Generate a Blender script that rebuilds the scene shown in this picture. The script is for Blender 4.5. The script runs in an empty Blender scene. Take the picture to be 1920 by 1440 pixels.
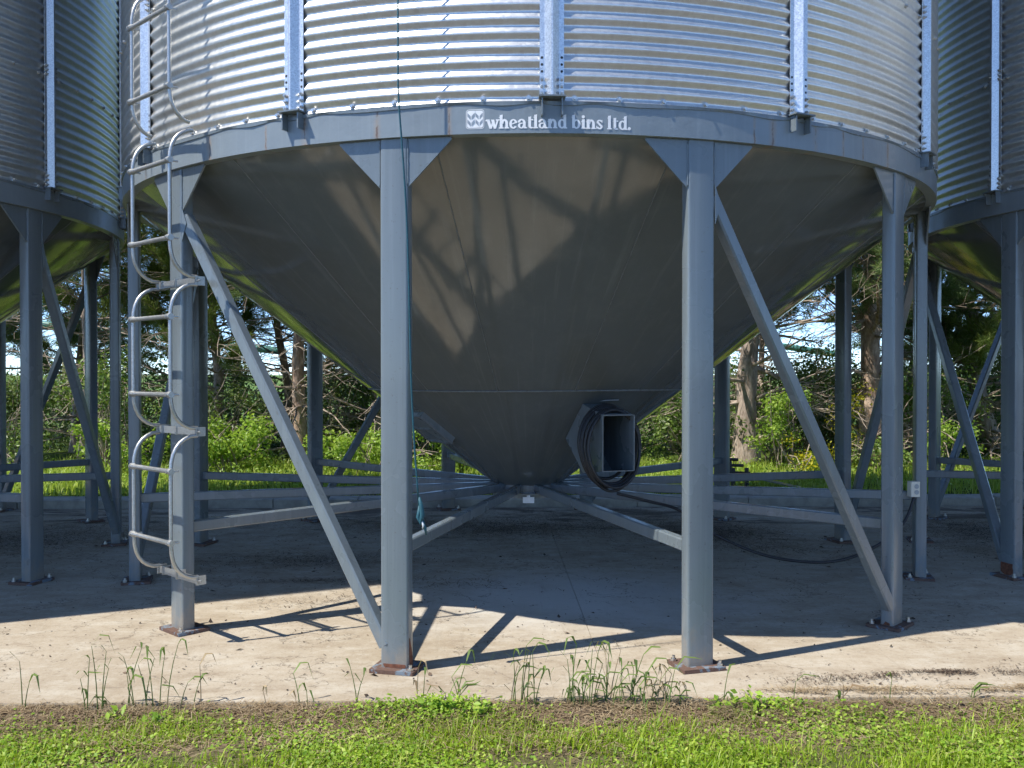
import bpy, math, random
import numpy as np
from mathutils import Vector, Matrix

random.seed(7)
NR = np.random.default_rng(11)
R = math.radians
SC = bpy.context.scene
COL = SC.collection

# ------------------------------------------------------------------ camera
cam_d = bpy.data.cameras.new('camera')
cam = bpy.data.objects.new('camera', cam_d)
COL.objects.link(cam)
cam.location = (-0.270, -7.337, 1.433)
cam.rotation_euler = (R(90 - 0.624), R(0.02), R(-1.21))
cam_d.sensor_width = 36.0
cam_d.lens = 33.52
cam_d.clip_start = 0.05
cam_d.clip_end = 3000
SC.camera = cam

# ------------------------------------------------------------------ sky, sun, exposure
SUN_EL = R(57.5)
SH = Vector((0.91, 0.415, 0)).normalized()           # the way shadows fall on the ground
to_sun = Vector((-SH.x * math.cos(SUN_EL), -SH.y * math.cos(SUN_EL), math.sin(SUN_EL)))
world = bpy.data.worlds.new('World')
SC.world = world
world.use_nodes = True
wn = world.node_tree
wn.nodes.clear()
sky = wn.nodes.new('ShaderNodeTexSky')
sky.sky_type = 'NISHITA'
sky.sun_disc = False
sky.sun_elevation = SUN_EL
sky.sun_rotation = math.atan2(to_sun.x, to_sun.y)
sky.altitude = 8500
sky.air_density = 1.5
sky.dust_density = 0.0
sky.ozone_density = 4.0
bg = wn.nodes.new('ShaderNodeBackground')
bg.inputs['Strength'].default_value = 0.15
wo = wn.nodes.new('ShaderNodeOutputWorld')
wn.links.new(sky.outputs[0], bg.inputs[0])
wn.links.new(bg.outputs[0], wo.inputs[0])

sun_d = bpy.data.lights.new('sun', 'SUN')
sun_d.energy = 3.25
sun_d.angle = R(0.53)
sun_d.color = (1.0, 0.945, 0.86)
sun = bpy.data.objects.new('sun', sun_d)
COL.objects.link(sun)
sun.rotation_euler = (-to_sun).to_track_quat('-Z', 'Y').to_euler()
sun.location = to_sun * 60

SC.view_settings.view_transform = 'Standard'
SC.view_settings.look = 'None'
SC.view_settings.exposure = 1.02
SC.view_settings.gamma = 1.0
SC.view_settings.use_curve_mapping = False
SC.render.engine = 'CYCLES'
SC.cycles.max_bounces = 6
SC.cycles.diffuse_bounces = 5
SC.cycles.glossy_bounces = 3
SC.cycles.transmission_bounces = 3
SC.cycles.transparent_max_bounces = 4
SC.cycles.use_adaptive_sampling = True
SC.cycles.adaptive_threshold = 0.02
SC.cycles.use_denoising = True
SC.cycles.sample_clamp_indirect = 6.0
SC.cycles.caustics_reflective = False


# ------------------------------------------------------------------ material helpers
class NT:
    def __init__(self, name):
        self.m = bpy.data.materials.new(name)
        self.m.use_nodes = True
        self.t = self.m.node_tree
        self.t.nodes.clear()
        self.out = self.n('ShaderNodeOutputMaterial')

    def n(self, typ, **kw):
        nd = self.t.nodes.new(typ)
        for k, v in kw.items():
            setattr(nd, k, v)
        return nd

    def l(self, a, b):
        self.t.links.new(a, b)

    def val(self, sock, v):
        if isinstance(v, bpy.types.NodeSocket):
            self.l(v, sock)
        else:
            sock.default_value = v

    def noise(self, vec, scale, detail=4, rough=0.55, dist=0.0):
        nd = self.n('ShaderNodeTexNoise')
        nd.inputs['Scale'].default_value = scale
        nd.inputs['Detail'].default_value = detail
        nd.inputs['Roughness'].default_value = rough
        nd.inputs['Distortion'].default_value = dist
        if vec is not None:
            self.l(vec, nd.inputs['Vector'])
        return nd.outputs['Fac']

    def mapping(self, vec, scale=(1, 1, 1), loc=(0, 0, 0), rot=(0, 0, 0)):
        nd = self.n('ShaderNodeMapping')
        nd.inputs['Scale'].default_value = scale
        nd.inputs['Location'].default_value = loc
        nd.inputs['Rotation'].default_value = rot
        self.l(vec, nd.inputs['Vector'])
        return nd.outputs[0]

    def ramp(self, fac, stops, interp='LINEAR'):
        nd = self.n('ShaderNodeValToRGB')
        nd.color_ramp.interpolation = interp
        el = nd.color_ramp.elements
        while len(el) < len(stops):
            el.new(0.5)
        for e, (p, c) in zip(el, stops):
            e.position = p
            e.color = (c, c, c, 1) if isinstance(c, (int, float)) else (*c, 1)
        self.l(fac, nd.inputs[0])
        return nd.outputs[0]

    def mix(self, fac, a, b, mode='MIX'):
        nd = self.n('ShaderNodeMix', data_type='RGBA', blend_type=mode)
        self.val(nd.inputs[0], fac)
        for s, v in ((nd.inputs[6], a), (nd.inputs[7], b)):
            if isinstance(v, bpy.types.NodeSocket):
                self.l(v, s)
            else:
                s.default_value = (*v, 1)
        return nd.outputs[2]

    def math(self, op, a, b=0.0, clamp=False):
        nd = self.n('ShaderNodeMath', operation=op, use_clamp=clamp)
        self.val(nd.inputs[0], a)
        self.val(nd.inputs[1], b)
        return nd.outputs[0]

    def obj(self):
        return self.n('ShaderNodeTexCoord').outputs['Object']

    def pos(self):
        return self.n('ShaderNodeNewGeometry').outputs['Position']

    def island(self):
        return self.n('ShaderNodeNewGeometry').outputs['Random Per Island']

    def xyz(self, vec):
        nd = self.n('ShaderNodeSeparateXYZ')
        self.l(vec, nd.inputs[0])
        return nd.outputs

    def bump(self, h, strength=0.3, dist=0.01):
        nd = self.n('ShaderNodeBump')
        nd.inputs['Strength'].default_value = strength
        nd.inputs['Distance'].default_value = dist
        self.l(h, nd.inputs['Height'])
        return nd.outputs[0]

    def bsdf(self, color, rough=0.6, metal=0.0, spec=0.5, normal=None, coat=0.0):
        b = self.n('ShaderNodeBsdfPrincipled')
        if isinstance(color, bpy.types.NodeSocket):
            self.l(color, b.inputs['Base Color'])
        else:
            b.inputs['Base Color'].default_value = (*color, 1)
        self.val(b.inputs['Roughness'], rough)
        self.val(b.inputs['Metallic'], metal)
        b.inputs['Specular IOR Level'].default_value = spec
        b.inputs['Coat Weight'].default_value = coat
        b.inputs['Coat Roughness'].default_value = 0.08
        if normal is not None:
            self.l(normal, b.inputs['Normal'])
        self.l(b.outputs[0], self.out.inputs[0])
        return b


def m_plain(name, c, rough=0.6, metal=0.0, vary=0.15, scale=18.0, spec=0.5):
    t = NT(name)
    o = t.obj()
    f = t.noise(o, scale, 5, 0.6)
    col = t.mix(t.ramp(f, [(0.3, 0.0), (0.75, 1.0)]), tuple(x * (1 - vary) for x in c), tuple(min(1, x * (1 + vary)) for x in c))
    t.bsdf(col, rough, metal, spec, t.bump(f, 0.08, 0.004))
    return t.m


def m_paint(name, base, rough0=0.2, streaks=True, cone=False):
    """blue grey enamel on steel: slight orange peel, grime, chips"""
    t = NT(name)
    o = t.pos()
    big = t.noise(o, 1.7, 4, 0.6)
    fine = t.noise(o, 60.0, 4, 0.6)
    col = t.mix(t.ramp(big, [(0.3, 0.0), (0.7, 1.0)]), tuple(x * 0.95 for x in base), tuple(x * 1.04 for x in base))
    if streaks:
        st = t.noise(t.mapping(o, (26, 26, 0.9)), 1.0, 4, 0.65)
        col = t.mix(t.ramp(st, [(0.50, 0.0), (0.78, 0.42)]), col, tuple(min(1, x * 1.25 + 0.06) for x in base))
        st2 = t.noise(t.mapping(o, (34, 34, 0.7), (4, 4, 1)), 1.0, 5, 0.7)
        col = t.mix(t.ramp(st2, [(0.55, 0.0), (0.78, 0.4)]), col, tuple(x * 0.62 for x in base))
        col = t.mix(t.ramp(fine, [(0.64, 0.0), (0.70, 0.45)]), col, (0.10, 0.09, 0.08))
        chip = t.noise(o, 22.0, 6, 0.75)
        col = t.mix(t.ramp(chip, [(0.70, 0.0), (0.725, 0.8)]), col, (0.13, 0.07, 0.045))
        pz = t.xyz(o)[2]
        mud = t.math('SUBTRACT', t.noise(t.mapping(o, (9, 9, 5)), 1.0, 7, 0.72), t.math('MULTIPLY', pz, 1.25))
        col = t.mix(t.ramp(mud, [(0.30, 0.0), (0.52, 0.75)]), col, (0.27, 0.235, 0.19))
    wav = t.noise(o, 2.6, 2, 0.5)
    peel = t.noise(o, 130.0, 2, 0.5)
    h = t.math('ADD', t.math('MULTIPLY', wav, 1.0), t.math('MULTIPLY', peel, 0.012 if cone else 0.02))
    if cone:
        dust = t.noise(t.mapping(o, (9, 9, 3)), 1.0, 5, 0.7)
        col = t.mix(t.ramp(dust, [(0.5, 0.0), (0.85, 0.35)]), col, tuple(x * 1.35 + 0.02 for x in base))
        ob = t.n('ShaderNodeTexCoord').outputs['Object']
        cX, cY, cZ = t.xyz(ob)
        cv = t.n('ShaderNodeCombineXYZ')
        t.l(t.math('MULTIPLY', t.math('ARCTAN2', cX, t.math('MULTIPLY', cY, -1.0)), 45.0), cv.inputs[0])
        t.l(t.math('MULTIPLY', cZ, 1.6), cv.inputs[1])
        run = t.noise(cv.outputs[0], 1.0, 6, 0.72)
        col = t.mix(t.ramp(run, [(0.54, 0.0), (0.76, 0.45)]), col, tuple(x * 1.5 + 0.03 for x in base))
        nick = t.noise(o, 17.0, 5, 0.75)
        col = t.mix(t.ramp(nick, [(0.735, 0.0), (0.75, 0.8)]), col, (0.34, 0.34, 0.32))
        rg = t.ramp(t.noise(o, 5.0, 4, 0.6), [(0.3, rough0), (0.8, rough0 + 0.07)])
        nrm = t.bump(h, 0.22, 0.022)
    else:
        rg = t.ramp(big, [(0.3, rough0), (0.8, rough0 + 0.15)])
        nrm = t.bump(h, 0.12, 0.012)
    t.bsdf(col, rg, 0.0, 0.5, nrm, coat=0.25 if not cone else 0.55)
    return t.m


def m_ring(base):
    """ring band: enamel with hairline cracks that bleed rust, chalky top edge"""
    t = NT('ring_enamel')
    o = t.obj()
    X, Y, Z = t.xyz(o)
    ang = t.math('ARCTAN2', X, t.math('MULTIPLY', Y, -1.0))
    cmb = t.n('ShaderNodeCombineXYZ')
    t.l(ang, cmb.inputs[0])
    t.l(t.math('MULTIPLY', Z, 0.004), cmb.inputs[2])
    wob = t.math('MULTIPLY', t.math('SUBTRACT', t.noise(o, 35.0, 3, 0.6), 0.5), 0.006)
    aw = t.math('ADD', ang, wob)
    crack = halo = None
    for k, a0 in enumerate((-29.2, -24.4, -16.5, -9.4, 20.6, 22.8, 28.4, 32.6, 36.0, -37.5, 41.0, -52.0, 55.0)):
        dist = t.math('ABSOLUTE', t.math('SUBTRACT', aw, R(a0)))
        c_ = t.math('SUBTRACT', 1.0, t.math('MULTIPLY', dist, 1.0 / (0.0014 + 0.0006 * (k % 3))), True)
        h_ = t.math('SUBTRACT', 1.0, t.math('MULTIPLY', dist, 1.0 / (0.004 + 0.0022 * (k * 7 % 4))), True)
        crack = c_ if crack is None else t.math('MAXIMUM', crack, c_)
        halo = h_ if halo is None else t.math('MAXIMUM', halo, h_)
    big = t.noise(o, 3.0, 5, 0.6)
    gate = t.ramp(t.noise(o, 16.0, 3, 0.6), [(0.35, 0.25), (0.6, 1.0)])
    strk = t.noise(t.mapping(cmb.outputs[0], (90, 1, 30)), 1.0, 4, 0.6)
    col = t.mix(t.ramp(big, [(0.3, 0.0), (0.7, 1.0)]), tuple(x * 0.9 for x in base), tuple(x * 1.08 for x in base))
    col = t.mix(t.ramp(strk, [(0.5, 0.0), (0.8, 0.3)]), col, tuple(min(1, x * 1.2 + 0.07) for x in base))
    col = t.mix(t.math('MULTIPLY', t.math('MULTIPLY', halo, gate), 0.55), col, (0.34, 0.23, 0.13))
    col = t.mix(t.math('MULTIPLY', t.math('MULTIPLY', crack, t.ramp(t.noise(o, 22.0, 3, 0.6), [(0.42, 0.0), (0.58, 1.0)])), 0.85), col, (0.10, 0.045, 0.02))
    top = t.ramp(t.math('ADD', Z, t.math('MULTIPLY', t.noise(o, 9.0, 4, 0.6), 0.05)), [(0.0, 0.0), (1.0, 1.0)])
    edge = t.math('GREATER_THAN', t.math('ADD', Z, t.math('MULTIPLY', t.noise(o, 7.0, 4, 0.6), 0.06)), 2.712)
    col = t.mix(t.math('MULTIPLY', edge, 0.25), col, tuple(x * 0.62 for x in base))  # dark wavy band: shade under the wall's foot, put into the colour
    t.bsdf(col, 0.34, 0.0, 0.5, t.bump(t.noise(o, 11.0, 3, 0.6), 0.25, 0.012), coat=0.15)
    return t.m


def m_galv(name, c=(0.66, 0.68, 0.69), rough=(0.3, 0.45), spangle=90.0, contrast=0.16, dirt=0.0, metal=1.0):
    t = NT(name)
    o = t.obj()
    v = t.n('ShaderNodeTexVoronoi')
    v.inputs['Scale'].default_value = spangle
    t.l(o, v.inputs['Vector'])
    sp = t.n('ShaderNodeSeparateColor')
    t.l(v.outputs['Color'], sp.inputs[0])
    cell = sp.outputs[0]
    n = t.noise(o, 4.0, 5, 0.6)
    f = t.math('ADD', t.math('MULTIPLY', cell, 0.6), t.math('MULTIPLY', n, 0.4))
    col = t.mix(f, tuple(x * (1 - contrast) for x in c), tuple(min(1, x * (1 + contrast * 0.7)) for x in c))
    if dirt:
        d = t.noise(t.mapping(o, (3, 3, 0.5)), 2.0, 5, 0.65)
        col = t.mix(t.ramp(d, [(0.5, 0.0), (0.85, dirt)]), col, (0.42, 0.40, 0.36))
    rg = t.math('ADD', rough[0], t.math('MULTIPLY', f, rough[1] - rough[0]))
    t.bsdf(col, rg, metal, 0.5, t.bump(t.noise(o, 300.0, 2), 0.03, 0.002))
    return t.m


def m_rust(name, paint):
    t = NT(name)
    o = t.pos()
    n = t.noise(o, 14.0, 6, 0.65)
    f = t.noise(o, 90.0, 4, 0.6)
    rust = t.mix(f, (0.07, 0.04, 0.03), (0.20, 0.125, 0.095))
    col = t.mix(t.ramp(n, [(0.53, 0.0), (0.57, 1.0)]), rust, paint)
    t.bsdf(col, 0.8, 0.0, 0.3, t.bump(f, 0.4, 0.004))
    return t.m


def m_leaf(name, c0, c1, c2=None, trans=0.35, rough=0.5, ns=1.6):
    t = NT(name)
    i = t.island()
    st = [(0.0, c0), (0.75, c1)] + ([(1.0, c2)] if c2 else [])
    col = t.ramp(i, st)
    col = t.mix(t.ramp(t.noise(t.pos(), ns, 3, 0.6), [(0.35, 0.0), (0.7, 0.55)]), col, tuple(x * 0.55 for x in c0))
    b = t.n('ShaderNodeBsdfPrincipled')
    t.l(col, b.inputs['Base Color'])
    b.inputs['Roughness'].default_value = rough
    b.inputs['Specular IOR Level'].default_value = 0.35
    tr = t.n('ShaderNodeBsdfTranslucent')
    t.l(t.mix(0.5, col, (c1[0] * 1.3, c1[1] * 1.35, c1[2] * 0.7)), tr.inputs[0])
    mx = t.n('ShaderNodeMixShader')
    mx.inputs[0].default_value = trans
    t.l(b.outputs[0], mx.inputs[1])
    t.l(tr.outputs[0], mx.inputs[2])
    t.l(mx.outputs[0], t.out.inputs[0])
    return t.m


def m_bark(name, c0, c1):
    t = NT(name)
    o = t.pos()
    n = t.noise(t.mapping(o, (1, 1, 0.35)), 22.0, 6, 0.7)
    b = t.noise(o, 3.0, 3, 0.6)
    col = t.mix(t.ramp(n, [(0.35, 0.0), (0.65, 1.0)]), c0, c1)
    col = t.mix(t.ramp(b, [(0.45, 0.0), (0.65, 0.5)]), col, tuple(x * 0.6 for x in c0))
    t.bsdf(col, 0.9, 0.0, 0.2, t.bump(n, 0.7, 0.02))
    return t.m


def m_concrete():
    t = NT('concrete')
    p = t.pos()
    X, Y, Z = t.xyz(p)
    a = t.noise(p, 0.8, 7, 0.66)
    b = t.noise(t.mapping(p, (1, 1.7, 1), (5, 2, 0)), 3.4, 8, 0.70)
    c = t.noise(p, 85.0, 5, 0.65)
    d = t.noise(t.mapping(p, (1, 1, 1), (1, 7, 0)), 26.0, 6, 0.7)
    col = t.mix(t.ramp(a, [(0.34, 0.0), (0.66, 1.0)]), (0.345, 0.285, 0.205), (0.46, 0.40, 0.31))
    col = t.mix(t.ramp(b, [(0.50, 0.0), (0.66, 0.8)]), col, (0.50, 0.455, 0.37))
    col = t.mix(t.ramp(b, [(0.34, 0.6), (0.46, 0.0)]), col, (0.275, 0.215, 0.15))
    col = t.mix(t.ramp(d, [(0.54, 0.0), (0.68, 0.5)]), col, (0.25, 0.20, 0.145))
    col = t.mix(t.ramp(d, [(0.30, 0.5), (0.44, 0.0)]), col, (0.52, 0.48, 0.40))
    col = t.mix(t.ramp(c, [(0.58, 0.0), (0.70, 0.55)]), col, (0.17, 0.135, 0.10))
    col = t.mix(t.ramp(c, [(0.28, 0.45), (0.42, 0.0)]), col, (0.54, 0.50, 0.42))
    # pale laitance patch in front of the hopper outlet
    cx = t.math('MULTIPLY', t.math('SUBTRACT', X, 0.25), 0.75)
    cy = t.math('ADD', Y, 1.25)
    dd = t.math('SQRT', t.math('ADD', t.math('MULTIPLY', cx, cx), t.math('MULTIPLY', cy, cy)))
    dd = t.math('ADD', dd, t.math('MULTIPLY', t.noise(p, 2.0, 7, 0.7), 1.3))
    col = t.mix(t.ramp(t.math('MULTIPLY', dd, 0.5), [(0.42, 0.85), (0.85, 0.0)]), col, (0.56, 0.55, 0.51))
    # ground-in needles and dirt, mostly at the rear of the pad
    s = t.noise(t.mapping(p, (0.9, 2.3, 1), (1.7, 0.4, 0)), 1.25, 8, 0.70, 0.4)
    gate = t.n('ShaderNodeMapRange')
    gate.inputs['From Min'].default_value = -0.8
    gate.inputs['From Max'].default_value = 2.6
    gate.inputs['To Min'].default_value = -0.20
    gate.inputs['To Max'].default_value = 0.03
    t.l(Y, gate.inputs['Value'])
    dirt = t.ramp(t.math('ADD', s, gate.outputs[0]), [(0.50, 0.0), (0.58, 0.85)])
    col = t.mix(dirt, col, t.mix(t.noise(p, 45.0, 4, 0.7), (0.06, 0.046, 0.036), (0.17, 0.135, 0.10)))
    cr = t.noise(t.mapping(p, (2.0, 6.5, 1), (9, 1, 0)), 2.0, 9, 0.74, 0.6)
    col = t.mix(t.ramp(cr, [(0.61, 0.0), (0.68, 0.6)]), col, (0.15, 0.12, 0.09))
    br = t.noise(t.mapping(p, (14, 1.1, 1), (0, 0, 0), (0, 0, R(38))), 1.0, 6, 0.7)
    col = t.mix(t.ramp(br, [(0.58, 0.0), (0.75, 0.35)]), col, (0.22, 0.175, 0.125))
    hl = t.noise(t.mapping(p, (1, 1, 1), (3, 8, 0)), 0.75, 7, 0.62)
    col = t.mix(t.ramp(t.math('ABSOLUTE', t.math('SUBTRACT', hl, 0.5)), [(0.0, 0.7), (0.0022, 0.0)]), col, (0.10, 0.08, 0.06))
    sp = t.noise(p, 38.0, 3, 0.6)
    col = t.mix(t.ramp(sp, [(0.665, 0.0), (0.70, 0.6)]), col, (0.13, 0.10, 0.075))
    h = t.math('ADD', t.math('MULTIPLY', c, 0.5), t.math('MULTIPLY', d, 0.6))
    t.bsdf(col, 0.86, 0.0, 0.25, t.bump(h, 0.45, 0.006))
    return t.m


def m_soil():
    t = NT('soil')
    p = t.pos()
    X, Y, Z = t.xyz(p)
    n = t.noise(p, 9.0, 6, 0.7)
    f = t.noise(p, 60.0, 4, 0.7)
    soil = t.mix(t.ramp(f, [(0.3, 0.0), (0.7, 1.0)]), (0.085, 0.060, 0.042), (0.27, 0.20, 0.135))
    soil = t.mix(t.ramp(n, [(0.45, 0.0), (0.7, 0.6)]), soil, (0.05, 0.037, 0.028))
    g0 = t.mix(t.noise(p, 3.0, 5, 0.7), (0.050, 0.085, 0.014), (0.11, 0.16, 0.03))
    far = t.ramp(t.noise(t.mapping(p, (0.01, 0.05, 1)), 1.0, 4, 0.6), [(0.35, (0.10, 0.19, 0.045)), (0.7, (0.17, 0.25, 0.075))])
    mr = t.n('ShaderNodeMapRange')
    mr.inputs['From Min'].default_value = 12.0
    mr.inputs['From Max'].default_value = 30.0
    t.l(Y, mr.inputs['Value'])
    g = t.mix(mr.outputs[0], g0, far)
    w = t.math('ABSOLUTE', t.math('ADD', Y, 0.15))
    wn_ = t.math('ADD', w, t.math('MULTIPLY', t.math('SUBTRACT', n, 0.5), 0.8))
    lawn = t.ramp(t.math('MULTIPLY', wn_, 0.1), [(0.335, 0.0), (0.38, 1.0)])
    yard = t.ramp(t.math('MULTIPLY', t.math('ADD', t.math('MULTIPLY', Y, -1.0), t.math('MULTIPLY', n, 0.8)), 0.1), [(0.49, 0.0), (0.53, 1.0)])
    gravel = t.mix(t.ramp(f, [(0.3, 0.0), (0.7, 1.0)]), (0.10, 0.09, 0.078), (0.19, 0.17, 0.148))
    col = t.mix(yard, t.mix(lawn, soil, g), gravel)
    t.bsdf(col, 0.95, 0.0, 0.1, t.bump(f, 0.7, 0.02))
    return t.m


PAINT = (0.160, 0.192, 0.210)
M = {}
M['paint'] = m_paint('grey_enamel', PAINT, 0.22)
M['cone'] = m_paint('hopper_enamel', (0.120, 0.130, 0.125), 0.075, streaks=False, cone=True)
M['ring'] = m_ring((0.212, 0.250, 0.272))
M['galv'] = m_galv('galvanized_sheet', (0.76, 0.76, 0.725), (0.31, 0.41), 60.0, 0.09, dirt=0.4, metal=0.85)
M['galv_post'] = m_galv('galvanized_post', (0.72, 0.74, 0.75), (0.30, 0.46), 150.0, 0.30, metal=0.8)
M['galv_dull'] = m_galv('galvanized_tube', (0.50, 0.51, 0.50), (0.36, 0.48), 140.0, 0.2, metal=0.8)
M['bolt'] = m_galv('zinc_bolt', (0.62, 0.61, 0.58), (0.3, 0.4), 40.0, 0.2)
M['rust'] = m_rust('rusty_plate', (0.18, 0.22, 0.26))
M['rust_patch'] = m_plain('rust_patch', (0.17, 0.065, 0.035), 0.85, 0, 0.5, 60)
M['white'] = m_plain('white_vinyl', (0.84, 0.85, 0.85), 0.45, 0, 0.05, 30)
M['logo_grey'] = m_plain('logo_grey', (0.27, 0.32, 0.37), 0.45, 0, 0.05, 30)
M['weld'] = m_plain('weld_bead', (0.33, 0.36, 0.37), 0.4, 0, 0.2, 60)
M['seam'] = m_plain('painted_seam', (0.16, 0.175, 0.18), 0.4, 0, 0.2, 60)
M['concrete'] = m_concrete()
M['kerb'] = m_plain('kerb_concrete', (0.40, 0.38, 0.34), 0.85, 0, 0.25, 9)
M['soil'] = m_soil()
M['rope'] = m_plain('teal_rope', (0.018, 0.095, 0.125), 0.6, 0, 0.3, 120)
M['rubber'] = m_plain('black_rubber', (0.022, 0.022, 0.024), 0.45, 0, 0.25, 60)
M['plastic'] = m_plain('cream_plastic', (0.66, 0.63, 0.53), 0.4, 0, 0.06, 20)
M['hole_shade'] = m_plain('dark_gap', (0.03, 0.032, 0.035), 0.7)  # near-black discs stand in for the shade inside open bolt holes
M['grass'] = m_leaf('grass_blade', (0.20, 0.34, 0.02), (0.44, 0.58, 0.04), (0.60, 0.60, 0.16), 0.4, 0.45, 7.0)
M['clover'] = m_leaf('clover_leaf', (0.17, 0.32, 0.03), (0.40, 0.56, 0.06), (0.60, 0.66, 0.16), 0.35, 0.5, 9.0)
M['weed'] = m_leaf('weed_leaf', (0.10, 0.165, 0.04), (0.20, 0.28, 0.075), (0.32, 0.37, 0.13), 0.3, 0.45)
M['backgrass'] = m_leaf('tall_grass', (0.26, 0.37, 0.05), (0.50, 0.62, 0.11), (0.68, 0.70, 0.25), 0.45, 0.5)
M['leaf'] = m_leaf('shrub_leaf', (0.09, 0.17, 0.03), (0.22, 0.33, 0.07), (0.36, 0.44, 0.12), 0.35, 0.4)
M['leaf_dark'] = m_leaf('dark_shrub_leaf', (0.06, 0.11, 0.028), (0.15, 0.22, 0.06), (0.27, 0.33, 0.11), 0.35, 0.4)
M['leaf_lite'] = m_leaf('bright_shrub_leaf', (0.18, 0.33, 0.04), (0.40, 0.56, 0.09), (0.55, 0.68, 0.16), 0.4, 0.4)
M['leaf_yel'] = m_leaf('yellow_leaf', (0.40, 0.42, 0.02), (0.70, 0.62, 0.03), (0.78, 0.7, 0.08), 0.4, 0.5)
M['needle'] = m_leaf('pine_needle', (0.10, 0.17, 0.07), (0.23, 0.32, 0.12), (0.36, 0.42, 0.17), 0.35, 0.5)
M['needle_y'] = m_leaf('pine_needle_warm', (0.15, 0.23, 0.06), (0.33, 0.42, 0.12), (0.48, 0.52, 0.20), 0.35, 0.5)
M['litter'] = m_leaf('dry_needle', (0.04, 0.028, 0.02), (0.12, 0.085, 0.06), (0.26, 0.18, 0.12), 0.05, 0.9)
M['straw'] = m_leaf('dry_straw', (0.28, 0.19, 0.11), (0.46, 0.36, 0.22), (0.58, 0.48, 0.31), 0.15, 0.8)
M['bark'] = m_bark('pine_bark', (0.24, 0.185, 0.15), (0.58, 0.48, 0.40))
M['bark_red'] = m_bark('pine_bark_orange', (0.30, 0.20, 0.145), (0.68, 0.52, 0.40))
M['twig'] = m_bark('dead_twig', (0.28, 0.22, 0.17), (0.58, 0.49, 0.40))
M['auger'] = m_plain('green_machine_paint', (0.09, 0.24, 0.19), 0.35, 0, 0.1, 4)
M['cream'] = m_plain('cream_post', (0.60, 0.52, 0.30), 0.7, 0, 0.2, 6)
M['dark_steel'] = m_plain('dark_steel', (0.05, 0.052, 0.055), 0.5, 0, 0.3, 20)


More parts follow.
